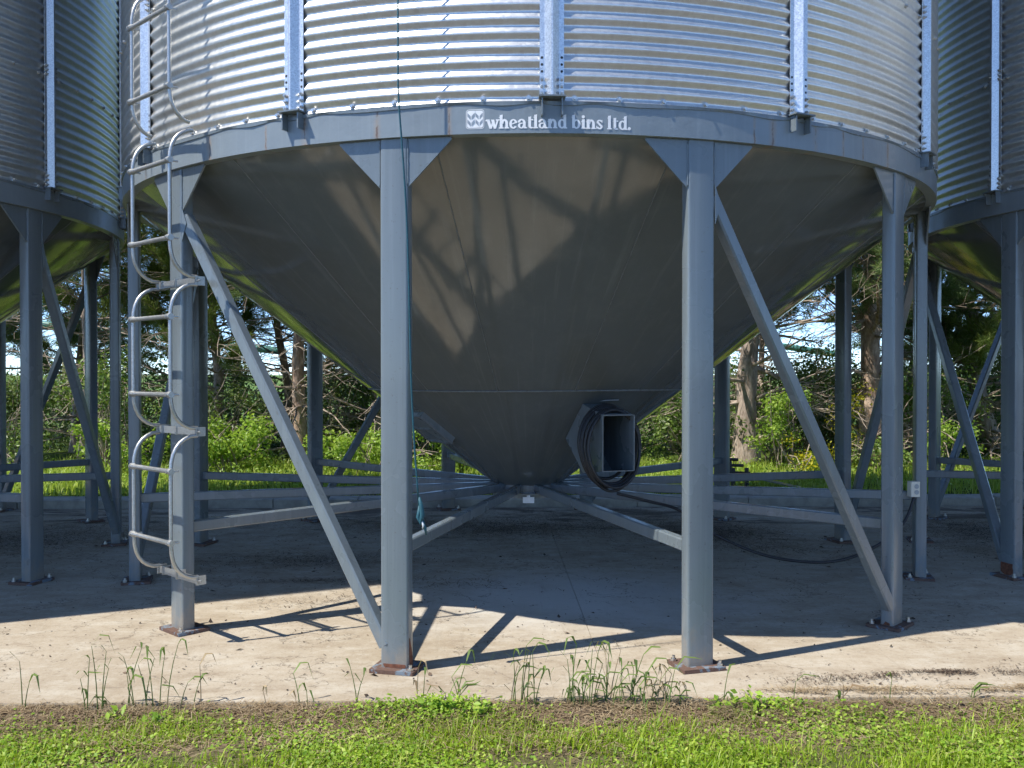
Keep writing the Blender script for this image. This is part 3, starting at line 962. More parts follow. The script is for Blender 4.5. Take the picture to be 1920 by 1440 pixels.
def glyph(F, ch, x):
    st = 0.31
    A = 1.45

    def stem(x0, top, flag=True):
        F.rect(x0, 0.0, x0 + st, top)
        F.rect(x0 - 0.10, 0.0, x0 + st + 0.10, 0.13)
        if flag:
            F.poly([(x0 - 0.13, top - 0.24), (x0 + 0.02, top - 0.20), (x0 + 0.02, top - 0.02), (x0 + st, top + 0.06), (x0 + st, top - 0.3), (x0, top - 0.3)])

    def arch(x0):
        F.arc(x0 + 0.50, 0.50, 0.40, 0.52, 0.30, 0.22, 178, 0)
        F.rect(x0 + 0.60, 0.0, x0 + 0.90, 0.52)
        F.rect(x0 + 0.52, 0.0, x0 + 0.99, 0.13)
    if ch == 'w':
        F.poly([(x, 0.98), (x + 0.36, 0.98), (x + 0.62, 0.0), (x + 0.36, 0.0)])
        F.poly([(x + 0.36, 0.0), (x + 0.60, 0.0), (x + 0.84, 0.75), (x + 0.74, 0.98)])
        F.poly([(x + 0.52, 0.98), (x + 0.86, 0.98), (x + 1.06, 0.0), (x + 0.82, 0.0)])
        F.poly([(x + 0.86, 0.0), (x + 1.06, 0.0), (x + 1.36, 1.0), (x + 1.16, 1.0)])
        F.poly([(x - 0.12, 0.86), (x + 0.02, 0.78), (x + 0.42, 1.0), (x, 1.0)])
        F.rect(x + 1.04, 0.86, x + 1.44, 1.0)
        return 1.42
    if ch == 'h':
        stem(x + 0.04, A)
        arch(x + 0.04)
        return 1.06
    if ch == 'n':
        stem(x + 0.06, 1.0)
        arch(x + 0.06)
        return 1.08
    if ch == 'e':
        F.arc(x + 0.44, 0.49, 0.44, 0.52, 0.27, 0.15, 25, 325, 22)
        F.poly([(x + 0.20, 0.40), (x + 0.86, 0.60), (x + 0.86, 0.74), (x + 0.20, 0.52)])
        return 0.93
    if ch == 'a':
        F.arc(x + 0.40, 0.62, 0.42, 0.40, 0.28, 0.16, 160, 0, 12)
        F.rect(x + 0.54, 0.10, x + 0.83, 0.64)
        F.poly([(x + 0.56, 0.16), (x + 0.62, 0.0), (x + 0.96, 0.0), (x + 0.96, 0.12), (x + 0.82, 0.18)])
        F.arc(x + 0.36, 0.30, 0.36, 0.32, 0.24, 0.12, 60, 360, 18)
        F.arc(x + 0.11, 0.74, 0.13, 0.13, 0.13, 0.13, 360, 0, 10)
        return 0.98
    if ch == 't':
        F.rect(x + 0.14, 0.18, x + 0.44, 1.24)
        F.poly([(x + 0.0, 0.86), (x + 0.14, 0.90), (x + 0.36, 1.28), (x + 0.44, 1.28), (x + 0.44, 0.98), (x + 0.66, 0.98), (x + 0.66, 0.86)])
        F.arc(x + 0.44, 0.26, 0.30, 0.28, 0.28, 0.16, 180, 320, 10)
        return 0.68
    if ch == 'l':
        stem(x + 0.09, A)
        return 0.55
    if ch == 'i':
        stem(x + 0.09, 1.0)
        F.arc(x + 0.24, 1.28, 0.18, 0.18, 0.18, 0.18, 360, 0, 14)
        return 0.55
    if ch == 'd':
        F.arc(x + 0.46, 0.49, 0.44, 0.51, 0.29, 0.15, 40, 320, 20)
        F.rect(x + 0.62, 0.06, x + 0.92, A)
        F.poly([(x + 0.44, A - 0.24), (x + 0.64, A - 0.18), (x + 0.64, A - 0.02), (x + 0.92, A + 0.06), (x + 0.92, A - 0.3)])
        F.rect(x + 0.66, 0.0, x + 1.02, 0.13)
        return 1.06
    if ch == 'b':
        F.rect(x + 0.08, 0.06, x + 0.38, A)
        F.poly([(x - 0.06, A - 0.24), (x + 0.10, A - 0.18), (x + 0.10, A - 0.02), (x + 0.38, A + 0.06), (x + 0.38, A - 0.3)])
        F.arc(x + 0.54, 0.49, 0.44, 0.51, 0.29, 0.15, 140, -140, 20)
        return 1.04
    if ch == 's':
        F.arc(x + 0.38, 0.72, 0.32, 0.29, 0.20, 0.15, 20, 200, 12)
        F.poly([(x + 0.06, 0.70), (x + 0.24, 0.84), (x + 0.70, 0.34), (x + 0.52, 0.20)])
        F.arc(x + 0.38, 0.29, 0.34, 0.31, 0.22, 0.16, 20, -165, 12)
        F.rect(x + 0.02, 0.04, x + 0.12, 0.34)
        F.rect(x + 0.60, 0.66, x + 0.69, 0.98)
        return 0.80
    if ch == '.':
        F.arc(x + 0.15, 0.15, 0.17, 0.17, 0.17, 0.17, 360, 0, 14)
        return 0.35
    return 0.42


TX0, TX1 = -0.296, 0.386
adv = [glyph(Flat(0, 0, 1), c, 0) for c in 'wheatland bins ltd.']
S = (TX1 - TX0) / sum(adv)
F = Flat(TX0, 2.5775, S)
F.s = S
xx = 0.0
for c, a in zip('wheatland bins ltd.', adv):
    glyph(F, c, xx)
    xx += a
o = link('lettering', F.mb.mesh('lettering'), M['white'], bin_c)
o['label'] = 'white serif lettering reading wheatland bins ltd.'


def rrect(cx, cy, w, h, r, n=6):
    pts = []
    for sx, sy, a0 in ((1, 1, 0), (-1, 1, 90), (-1, -1, 180), (1, -1, 270)):
        for i in range(n + 1):
            a = R(a0 + 90 * i / n)
            pts.append((cx + sx * (w / 2 - r) + r * math.cos(a), cy + sy * (h / 2 - r) + r * math.sin(a)))
    return pts


E = Flat(-0.3485, 2.6235, 1.0)
o1 = rrect(0, 0, 0.086, 0.091, 0.014)
o2 = rrect(0, 0, 0.081, 0.086, 0.0115)
n = len(o1)
E.mb.add([E.P(x, y, 0.0002) for x, y in o1] + [E.P(x, y, 0.0002) for x, y in o2], [(i, (i + 1) % n, n + (i + 1) % n, n + i) for i in range(n)])
E.poly(rrect(0, 0, 0.076, 0.080, 0.010))
emb = link('emblem', E.mb.mesh('emblem'), M['white'], bin_c)
emb['label'] = 'white rounded square emblem with two wheat ears'
G = Flat(-0.3485, 2.6235, 1.0)
G.k = 8
for cx in (-0.019, 0.019):
    for cy in (0.004, -0.026):
        for s in (-1, 1):
            x0, x1 = cx + s * 0.0022, cx + s * 0.0168
            G.poly([(x0, cy - 0.006), (x1, cy + 0.009), (x1, cy + 0.026), (x0, cy + 0.011)])
    G.poly([(cx - 0.0005, -0.038), (cx + 0.0005, -0.038), (cx + 0.0005, -0.030), (cx - 0.0005, -0.030)])
G.poly([(-0.0006, 0.02), (0.0006, 0.02), (0.0006, 0.040), (-0.0006, 0.040)])
link('emblem_leaf', G.mb.mesh('emblem_leaf'), M['logo_grey'], emb)

# ---- ladder on the leg at -45 degrees
LT0, LT1, LO = -0.135, 0.295, 3.035
LA = -45


def lad(t, o, z):
    a = R(LA)
    return Vector((o * math.sin(a) + t * math.cos(a), -o * math.cos(a) + t * math.sin(a), z))


def bez(p0, p1, p2, n=6):
    return [p0 * (1 - f) ** 2 + p1 * 2 * f * (1 - f) + p2 * f * f for f in (i / n for i in range(n + 1))]


secs = [0.335, 1.125, 1.925, 2.735, 3.54, 4.34, 5.14, 5.94, 6.74, 7.54, 8.34]
ladder = None
for t in (LT0, LT1):
    mb = MB()
    for a, b in zip(secs[:-1], secs[1:]):
        oi = 2.905 if a < 2.6 else 2.925
        bot = [lad(t, oi - 0.02 if b < 2.8 else oi, a + 0.02)] + bez(lad(t, oi + 0.02, a + 0.022), lad(t, LO, a + 0.055), lad(t, LO, a + 0.20))
        top = bez(lad(t, LO, b - 0.20), lad(t, LO, b - 0.055), lad(t, oi + 0.02, b - 0.022)) + [lad(t, oi - 0.02 if b < 2.6 else oi, b - 0.02)]
        mb.tube(bot + top, 0.0106, 8)
    me = mb.mesh('ladder_rail', True, 50)
    if ladder is None:
        ladder = link('ladder', me, M['galv_dull'], bin_c)
        ladder['label'] = 'galvanized tube ladder with bent side rails'
    else:
        link('ladder_rail', me, M['galv_dull'], ladder)
rz = [0.552, 0.925, 1.324, 1.730, 2.139, 2.539, 2.921, 3.325] + [3.73 + 0.4 * i for i in range(12)]
for z in rz:
    mb = MB()
    p, q = lad(LT0 - 0.02, LO + 0.004, z), lad(LT1 + 0.02, LO + 0.004, z)
    d = q - p
    mb.tube([p, p + d * 0.03, p + d * 0.07, p + d * 0.12, p + d * 0.88, p + d * 0.93, p + d * 0.97, q], [0.017, 0.0185, 0.0175, 0.0125, 0.0125, 0.0175, 0.0185, 0.017], 8)
    for t in (LT0, LT1):
        mb.tube([lad(t, LO - 0.045, z), lad(t, LO + 0.028, z)], 0.006, 6)
    link('rung', mb.mesh('rung', True, 50), M['galv_dull'], ladder)
for z in secs[:3]:
    mb = MB()
    a = R(LA)
    m = Matrix.Translation((0, 0, z)) @ Matrix.Rotation(a, 4, 'Z')
    mb.box((LT0 - 0.005, -2.892, -0.019), (LT1 + 0.012, -2.884, 0.019), m)
    mb.box((LT0 - 0.005, -2.884, -0.019), (LT1 + 0.012, -2.874, -0.0155), m)
    for t in (LT0 - 0.004, -0.082, 0.078, LT1 + 0.006):
        mb.box((t - 0.004, -2.90, -0.024), (t + 0.006, -2.845, 0.024), m)
    mb.tube([lad(LT1 - 0.01, 2.888, z), lad(LT1 + 0.05, 2.888, z)], 0.005, 6)
    link('ladder_clamp', mb.mesh('ladder_clamp'), M['galv_dull'], ladder)

# ---- air duct on the hopper (right of centre)
AZ = R(17)
D = Vector((math.sin(AZ), -math.cos(AZ), 0))
N = Vector((math.cos(AZ), math.sin(AZ), 0))
M0 = Vector((0.427, -1.35, 0))
prof = [(-0.33, 1.232), (-0.02, 1.172), (0.0, 1.170), (0.0, 0.816), (-0.02, 0.814), (-0.32, 0.775), (-0.64, 0.985)]
W = 0.218
mb = MB()
th = 0.006


def dp(s, w, z):
    p = M0 + D * s + N * w
    return (p.x, p.y, z)


def panel(pts, w0, w1):
    n = len(pts)
    mb.add([dp(s, w0, z) for s, z in pts] + [dp(s, w1, z) for s, z in pts],
           [tuple(range(n)), tuple(reversed(range(n, 2 * n)))] + [(i, n + i, n + (i + 1) % n, (i + 1) % n) for i in range(n)])


panel(prof, 0, th)
panel(prof, W - th, W)
for (s0, z0), (s1, z1) in (((-0.33, 1.232), (0.0, 1.170)), ((0.0, 0.816), (-0.32, 0.775)), ((-0.32, 0.775), (-0.64, 0.985))):
    mb.add([dp(s0, th, z0), dp(s1, th, z1), dp(s1, W - th, z1), dp(s0, W - th, z0), dp(s0, th, z0 - th * (1 if z0 > 1 else -1)), dp(s1, th, z1 - th * (1 if z0 > 1 else -1)), dp(s1, W - th, z1 - th * (1 if z0 > 1 else -1)), dp(s0, W - th, z0 - th * (1 if z0 > 1 else -1))],
           [(0, 1, 2, 3), (4, 7, 6, 5), (0, 4, 5, 1), (3, 2, 6, 7)])
duct = link('air_duct', mb.mesh('air_duct'), M['paint'], bin_c)
duct['label'] = 'square fan inlet duct welded to the hopper'
mb = MB()
for a_, b_ in ((dp(-0.665, -0.02, 0.985), dp(-0.335, -0.02, 1.248)), (dp(-0.335, -0.02, 1.25), dp(-0.30, W + 0.03, 1.257))):
    mb.sqtube(a_, b_, 0.010, Vector((0, 0, 1)), 0.0, 0.008)
link('duct_flange', mb.mesh('duct_flange'), M['seam'], duct)
mb = MB()
for a_, b_ in ((dp(0.002, 0, 1.17), dp(0.002, W, 1.17)), (dp(0.002, W, 1.17), dp(0.002, W, 0.816)), (dp(0.002, W, 0.816), dp(0.002, 0, 0.816)), (dp(0.002, 0, 0.816), dp(0.002, 0, 1.17))):
    mb.sqtube(a_, b_, 0.0065, D, 0.0, 0.005)
link('duct_rim', mb.mesh('duct_rim'), M['seam'], duct)

# ---- clean-out hatch on the left of the hopper tip
HA = R(-58)


def cone_pt(ang, r, off):
    sl = math.atan2(1.322 - 0.60, 1.205 - 0.262)
    z = 0.60 + (r - 0.262) * math.tan(sl)
    n_ = Vector((math.sin(ang) * math.sin(sl), -math.cos(ang) * math.sin(sl), -math.cos(sl)))
    return Vector((r * math.sin(ang), -r * math.cos(ang), z)) + n_ * off


def hatch_bar(p, q, h, w=0.02):
    return MB().sqtube(p, q, w, (cone_pt(HA, 0.9, 1) - cone_pt(HA, 0.9, 0)).normalized(), 0.0, h)


c0, c1 = 0.74, 0.99
T = Vector((math.cos(HA), math.sin(HA), 0)) * 0.17
mb = MB()
a_, b_ = cone_pt(HA, c0, 0.034), cone_pt(HA, c1, 0.034)
a2, b2 = cone_pt(HA, c0, -0.06), cone_pt(HA, c1, -0.06)
mb.add([a_ - T, a_ + T, b_ + T, b_ - T, a2 - T, a2 + T, b2 + T, b2 - T], [(0, 1, 2, 3), (7, 6, 5, 4), (0, 4, 5, 1), (1, 5, 6, 2), (2, 6, 7, 3), (3, 7, 4, 0)])
hatch = link('cleanout_hatch', mb.mesh('cleanout_hatch'), M['paint'], bin_c)
hatch['label'] = 'shallow boxed clean-out hatch on the hopper tip'
mb = MB()
for p, q in ((a_ - T, a_ + T), (a_ + T, b_ + T), (b_ + T, b_ - T), (b_ - T, a_ - T), ((a_ + b_) / 2 - T, (a_ + b_) / 2 + T)):
    mb.sqtube(p, q, 0.014, (a_ - a2).normalized(), 0.0, 0.014)
link('hatch_frame', mb.mesh('hatch_frame'), M['seam'], hatch)

# ---- white tag on the outlet collar, rust patches on some legs
mb = MB().box((-0.042, -0.318, 0.478), (0.042, -0.312, 0.522)).box((-0.012, -0.311, 0.51), (0.012, -0.262, 0.534))
link('inspection_tag', mb.mesh('inspection_tag'), M['white'], bin_c)


def patch(parent, pts, name='rust_patch', mat='rust_patch', t=0.0014):
    """thin flake laid on a leg face: outline points in 3d, already on the face"""
    vs = [Vector(p) for p in pts]
    nrm = (vs[1] - vs[0]).cross(vs[2] - vs[0]).normalized()
    mb = MB()
    n = len(vs)
    mb.add([v for v in vs] + [v + nrm * t for v in vs], [tuple(range(n, 2 * n)), tuple(reversed(range(n)))] + [(i, (i + 1) % n, n + (i + 1) % n, n + i) for i in range(n)])
    return link(name, mb.mesh(name), M[mat], parent)


legs_c = {th: [o for o in bin_c.children if o.name.startswith('leg') and abs(math.degrees(o.rotation_euler.z) - th) < 0.1][0] for th in LEGS}
legs_r = {th: [o for o in bin_r.children if o.name.startswith('leg') and abs(math.degrees(o.rotation_euler.z) - th) < 0.1][0] for th in LEGS}
yf = -RL - 0.0382


def blob(x0, x1, z0, z1, n=14, jag=0.25):
    pts = []
    for i in range(n):
        a = 2 * math.pi * i / n
        k = 1 + random.uniform(-jag, jag)
        pts.append((max(x0, min(x1, (x0 + x1) / 2 + (x1 - x0) * 0.62 * math.cos(a) * k)), yf, max(z0, min(z1, (z0 + z1) / 2 + (z1 - z0) * 0.62 * math.sin(a) * k))))
    return pts


patch(legs_c[-15], [(0.0706, -RL - 0.02, 0.02), (0.0706, -RL + 0.03, 0.02), (0.0706, -RL + 0.022, 0.06), (0.0706, -RL + 0.012, 0.10), (0.0706, -RL - 0.012, 0.15), (0.0706, -RL - 0.022, 0.165)])
patch(legs_c[-15], blob(-0.055, 0.058, 0.0195, 0.038, 16, 0.3))
patch(legs_c[75], blob(0.02, 0.057, 0.25, 0.335))
patch(legs_r[-75], blob(-0.056, 0.056, 0.02, 0.105))
patch(legs_c[45], [(-0.0706, -RL + 0.02, 0.02), (-0.0706, -RL - 0.02, 0.02), (-0.0706, -RL - 0.018, 0.032), (-0.0706, -RL + 0.005, 0.04)])

# ---- teal rope hanging past the front left leg
rope = empty('pull_rope', (-0.665, -2.93, 0.75))
tag(rope, 'thin teal rope hanging down the right side of the front left leg', 'rope')
pts = []
for i in range(60):
    f = i / 59
    z = 7.6 - (7.6 - 0.80) * f
    if z > 2.71:
        x, y = -0.700, -2.935
    else:
        k = min(1, (2.71 - z) / 1.9)
        x, y = -0.700 + 0.085 * k + 0.010 * math.sin(k * 6), -2.935 + 0.14 * k
    pts.append((x + 0.665, y + 2.93, z - 0.75))
o = link('rope', MB().tube(pts, 0.0046, 6).mesh('rope', True), M['rope'], rope)
kx, ky = pts[-1][0], pts[-1][1]
mb = MB()
kp = [(kx, ky, 0.10), (kx + 0.010, ky - 0.004, 0.06), (kx + 0.016, ky - 0.008, 0.01), (kx + 0.006, ky - 0.014, -0.03), (kx - 0.004, ky - 0.008, 0.0), (kx + 0.004, ky, 0.06)]
mb.tube(kp, [0.006, 0.011, 0.013, 0.011, 0.010, 0.006], 7)
mb.tube([(kx + 0.01, ky, 0.0), (kx + 0.03, ky - 0.01, -0.05), (kx + 0.035, ky, -0.085)], [0.009, 0.008, 0.004], 6)
link('knot', mb.mesh('knot', True), M['rope'], rope)
o = link('frayed_end', MB().tube([(kx + 0.012, ky - 0.014, -0.015), (kx + 0.022, ky - 0.018, -0.035), (kx + 0.018, ky - 0.016, -0.052)], [0.004, 0.006, 0.003], 6).mesh('frayed_end', True), M['white'], rope)

# ---- black power cable: coil hung round the air duct, then a loop to the socket box
cable = empty('power_cable', tuple(M0 + D * -0.1 + N * W / 2 + Vector((0, 0, 0.7))))
tag(cable, 'black cable coiled around the square duct of the middle bin, sagging to a leg', 'cable')
inv = Matrix.Translation(cable.location).inverted()
for k in range(7):
    mb = MB()
    s_ = -0.035 - 0.026 * k + random.uniform(-.004, .004)
    a_, b_ = 0.184 + random.uniform(-.012, .012), 0.236 + random.uniform(-.018, .018)
    zc = 1.20 - b_ + 0.035 - 0.006 * k
    zc = 1.182 - 0.19 * s_ - b_ + 0.012 + 0.0
    ph = random.uniform(0, 6)
    pts = []
    for i in range(49):
        t = 2 * math.pi * i / 48
        sag = 0.02 * max(0, -math.sin(t)) * (k % 3)
        p = Vector(dp(s_ + 0.012 * math.sin(t + ph) + 0.028 * max(0, -math.sin(t)), W / 2 + a_ * math.cos(t) - 0.012, zc + b_ * math.sin(t) - sag))
        pts.append(inv @ p)
    mb.tube(pts, 0.0105, 7, False)
    link('coil_loop', mb.mesh('coil_loop', True), M['rubber'], cable)
ctl = [Vector(dp(-0.06, W / 2 + 0.02, 0.665)), Vector((0.75, -1.15, 0.60)), Vector((0.98, -1.0, 0.52)), Vector((1.22, -1.05, 0.36)), Vector((1.55, -1.15, 0.235)), Vector((1.95, -1.15, 0.20)), Vector((2.3, -1.0, 0.27)), Vector((2.55, -0.86, 0.40)), Vector((2.655, -0.80, 0.575))]
pts = []
for i in range(len(ctl) - 1):
    p0, p1, p2, p3 = ctl[max(i - 1, 0)], ctl[i], ctl[i + 1], ctl[min(i + 2, len(ctl) - 1)]
    for j in range(8):
        t = j / 8
        pts.append(inv @ (0.5 * ((2 * p1) + (-p0 + p2) * t + (2 * p0 - 5 * p1 + 4 * p2 - p3) * t * t + (-p0 + 3 * p1 - 3 * p2 + p3) * t ** 3)))
pts.append(inv @ ctl[-1])
link('lead', MB().tube(pts, 0.0105, 7).mesh('lead', True), M['rubber'], cable)

box = empty('socket_box', (2.655, -0.79, 0.58), R(4))
tag(box, 'small cream electrical box on the leg beside the right front brace', 'electrical box')
link('housing', MB().box((-0.033, -0.03, 0.0), (0.033, 0.03, 0.105), None, 0.005).mesh('housing'), M['plastic'], box)
for z in (0.032, 0.072):
    m = Matrix(((1, 0, 0, 0.006), (0, 0, -1, -0.0301), (0, 1, 0, z), (0, 0, 0, 1)))
    mb = MB().prism([(0.016 * math.cos(R(20 * k)), 0.016 * math.sin(R(20 * k))) for k in range(18)], 0, 0.003, m)
    link('socket', mb.mesh('socket'), M['weld'], box)

# ================================================================== BACKGROUND
def trunk_mesh(path, r0, r1, n=9):
    pts = [Vector(p) for p in path]
    out, rad = [], []
    for i in range(len(pts) - 1):
        p0, p1, p2, p3 = pts[max(i - 1, 0)], pts[i], pts[i + 1], pts[min(i + 2, len(pts) - 1)]
        for j in range(5):
            t = j / 5
            out.append(0.5 * ((2 * p1) + (-p0 + p2) * t + (2 * p0 - 5 * p1 + 4 * p2 - p3) * t * t + (-p0 + 3 * p1 - 3 * p2 + p3) * t ** 3))
    out.append(pts[-1])
    m = len(out)
    for i in range(m):
        f = i / (m - 1)
        rad.append((r0 + (r1 - r0) * f) * (1 + 0.45 * max(0, 1 - f * 9)) * random.uniform(0.93, 1.07))
    return out, rad


def pine(x, y, h, r0, lean, label, dens=1.0, bend=0.15, mat='bark', nm='needle', dead=26, live_from=1.7, seed=0):
    rng = random.Random(seed * 17 + 5)
    nr = np.random.default_rng(seed + 100)
    root = empty('pine_tree', (x, y, 0.03))
    tag(root, label, 'tree', 'pine trees behind the bins')
    path = [(0, 0, -0.05)]
    for k in range(1, 7):
        f = k / 6
        path.append((lean[0] * f + rng.uniform(-bend, bend), lean[1] * f + rng.uniform(-bend, bend), h * f))
    out, rad = trunk_mesh(path, r0, r0 * 0.22)
    link('trunk', MB().tube(out, rad, 10).mesh('trunk', True), M[mat], root)

    def tp(z):
        for i in range(len(out) - 1):
            if out[i + 1].z >= z:
                return out[i], rad[i]
        return out[-1], rad[-1]
    live, deadm = MB(), MB()
    tips, tdir = [], []

    def branch(mb, p, d, L, r, droop, depth, live_):
        pts, rr = [p.copy()], [r]
        q = p.copy()
        n = 5 if depth == 0 else 4
        for i in range(n):
            d = (d + Vector((rng.uniform(-.28, .28), rng.uniform(-.28, .28), rng.uniform(-.22, .22) + droop))).normalized()
            q = q + d * (L / n)
            pts.append(q.copy())
            rr.append(max(0.0042, r * (1 - 0.85 * (i + 1) / n)))
            if live_ and (i > 1 or depth > 0):
                tips.append(tuple(q))
                tdir.append(tuple(d))
            if depth < (2 if live_ else 2) and rng.random() < (0.95 if live_ else 0.85):
                dd = (d + Vector((rng.uniform(-1, 1), rng.uniform(-1, 1), rng.uniform(-.4, .5)))).normalized()
                branch(mb, q, dd, L * rng.uniform(.3, .55), max(0.003, rr[-1] * .6), droop, depth + 1, live_)
        mb.tube(pts, rr, 4 if depth else 5, False)
    for k in range(int(dead * 1.9)):
        z = rng.uniform(0.35, min(h * 0.85, 4.8))
        p, r = tp(z)
        a = rng.uniform(0, 2 * math.pi)
        branch(deadm, p, Vector((math.cos(a), math.sin(a), rng.uniform(-.25, .45))), rng.uniform(0.5, 1.7), r * 0.2 + 0.005, rng.uniform(-.08, .03), 0, False)
    z = live_from
    while z < h - 0.2:
        p, r = tp(z)
        for _ in range(2):
            a = rng.uniform(0, 2 * math.pi)
            branch(live, p, Vector((math.cos(a), math.sin(a), rng.uniform(0.0, .5))), (0.55 + 0.17 * (h - z)) * rng.uniform(0.6, 1.15), r * 0.22 + 0.007, 0.05, 0, True)
        z += 0.27 / dens
    link('dead_branches', deadm.mesh('dead_branches', True), M['twig'], root, 'stuff')
    link('branches', live.mesh('branches', True), M[mat], root)
    P, Dn = np.array(tips), np.array(tdir)
    sel = nr.random(len(P)) < 0.86
    V, T_ = needles(P[sel], Dn[sel], 26, 0.15, 0.0075, nr, 0.75)
    link('crown', tri_mesh('crown', V, T_), M[nm], root)
    return root


pine(-6.58, 7.5, 7.5, 0.075, (0.2, 0.1), 'slim pale pine trunk seen between the two legs of the left bin', 1.0, 0.06, seed=1, nm='needle_y', live_from=2.2)
pine(-3.12, 7.0, 7.0, 0.105, (0.12, 0.0), 'pine with pale pinkish trunk behind the long left diagonal brace', 0.8, 0.10, 'bark_red', seed=2, live_from=2.5)
pine(-2.02, 7.3, 6.5, 0.15, (-0.9, 0.2), 'thick crooked pine trunk just left of the front left leg', 0.7, 0.22, seed=3, live_from=2.2)
pine(3.52, 6.8, 7.5, 0.17, (0.35, 0.1), 'stout grey pine trunk right of the front right leg, yellow bush beside it', 0.75, 0.10, seed=4, live_from=2.2)
pine(5.50, 7.0, 8.5, 0.17, (-0.05, 0.2), 'tall reddish pine trunk just left of the right front leg', 1.0, 0.05, 'bark_red', seed=5, live_from=2.0, dead=34)
pine(7.75, 7.4, 6.0, 0.14, (-1.6, 0.3), 'leaning twisted pine under the right bin behind crossed braces', 1.1, 0.2, seed=6, nm='needle_y', live_from=1.5, dead=36)
pine(-4.75, 7.8, 7.0, 0.09, (0.3, 0.2), 'bushy pine behind the ladder of the middle bin', 1.3, 0.12, nm='needle_y', seed=7, live_from=1.6)
pine(-8.6, 8.0, 7.0, 0.12, (0.3, 0.2), 'pine at the far left edge behind the left bin', 0.9, 0.1, seed=8, live_from=1.6)
pine(6.75, 8.6, 7.0, 0.10, (0.3, 0.0), 'thin dark pine behind the leg that carries the electrical box', 1.2, 0.1, seed=9, live_from=1.4)
pine(9.3, 8.2, 7.5, 0.13, (0.0, 0.2), 'pine at the far right edge under the right bin', 1.2, 0.1, nm='needle_y', seed=10, live_from=1.5)
pine(4.5, 9.6, 6.0, 0.07, (0.4, 0.3), 'spindly half dead pine between the stout and the reddish trunk', 0.35, 0.15, seed=11, live_from=2.4, dead=44)
pine(0.4, 8.8, 7.0, 0.12, (0.1, 0.2), 'pine hidden behind the hopper of the middle bin', 0.8, 0.1, seed=12, live_from=2.0)

pine(-5.65, 9.3, 6.5, 0.07, (0.2, 0.1), 'slender pine with low boughs just left of the ladder', 1.0, 0.08, 'bark_red', nm='needle', seed=13, live_from=1.5, dead=34)
pine(-3.85, 9.2, 6.5, 0.08, (-0.3, 0.1), 'slender pine between the ladder leg and the pale pinkish trunk', 0.8, 0.12, 'bark_red', nm='needle_y', seed=14, live_from=1.7, dead=40)
pine(-7.6, 9.6, 7.0, 0.09, (0.4, 0.1), 'slender pine left of the slim pale trunk under the left bin', 0.9, 0.12, nm='needle', seed=15, live_from=1.5, dead=34)
pine(-2.75, 10.2, 6.5, 0.07, (0.3, 0.1), 'slender pine between the pale pinkish trunk and the crooked trunk', 0.8, 0.12, nm='needle_y', seed=16, live_from=1.8, dead=36)
pine(2.95, 9.6, 6.5, 0.08, (0.4, 0.1), 'slender pine left of the stout grey trunk', 0.7, 0.12, nm='needle', seed=17, live_from=1.9, dead=36)
pine(8.45, 9.9, 7.0, 0.08, (-0.3, 0.1), 'slender pine right of the leaning twisted pine', 0.9, 0.12, 'bark_red', nm='needle_y', seed=18, live_from=1.5, dead=34)


def shrub(name, x, y, w, d, h, n, mat, label, size=0.05, twigs=14, seed=0, clumps=16, cat='shrub', z0=0.04):
    rng = np.random.default_rng(seed + 500)
    pr = random.Random(seed)
    root = empty(name, (x, y, z0))
    tag(root, label, cat, 'shrubs of the hedge behind the bins')
    C = np.stack([rng.normal(0, w * 0.26, clumps), rng.normal(0, d * 0.26, clumps), h * np.clip(rng.beta(1.6, 1.5, clumps), 0.08, 0.95)], 1)
    rad = rng.uniform(0.13, 0.26, clumps) * (w + h) * 0.5
    k = rng.choice(clumps, n, p=rad ** 2 / (rad ** 2).sum())
    dirs = unit(rng.normal(0, 1, (n, 3)))
    rr = rng.random(n) ** 0.45
    P = C[k] + dirs * (rad[k] * rr)[:, None] * np.array([1, 1, 0.8])
    P += rng.normal(0, 0.03, P.shape)
    P[:, 2] = np.abs(P[:, 2])
    V, T_ = leaves(P, size * rng.uniform(0.55, 1.3, n), dirs * 0.7 + rng.normal(0, 0.6, (n, 3)) + np.array([0, 0, 0.55]), rng)
    link('foliage', tri_mesh('foliage', V, T_), M[mat], root)
    mb = MB()
    for i in range(twigs):
        c = C[pr.randrange(clumps)]
        b = Vector((pr.uniform(-.3, .3) * w * .5, pr.uniform(-.3, .3) * d * .5, 0))
        e = Vector(c) + Vector((pr.uniform(-.3, .3), pr.uniform(-.4, .1), pr.uniform(-.1, .35)))
        m = (b + e) / 2 + Vector((pr.uniform(-.15, .15), pr.uniform(-.15, .15), pr.uniform(0, .2)))
        mb.tube([b, (b + m) / 2, m, (m + e) / 2 + Vector((pr.uniform(-.05, .05),) * 3), e], [0.012, 0.010, 0.008, 0.006, 0.003], 5, False)
    link('stems', mb.mesh('stems', True), M['twig'], root)
    return root


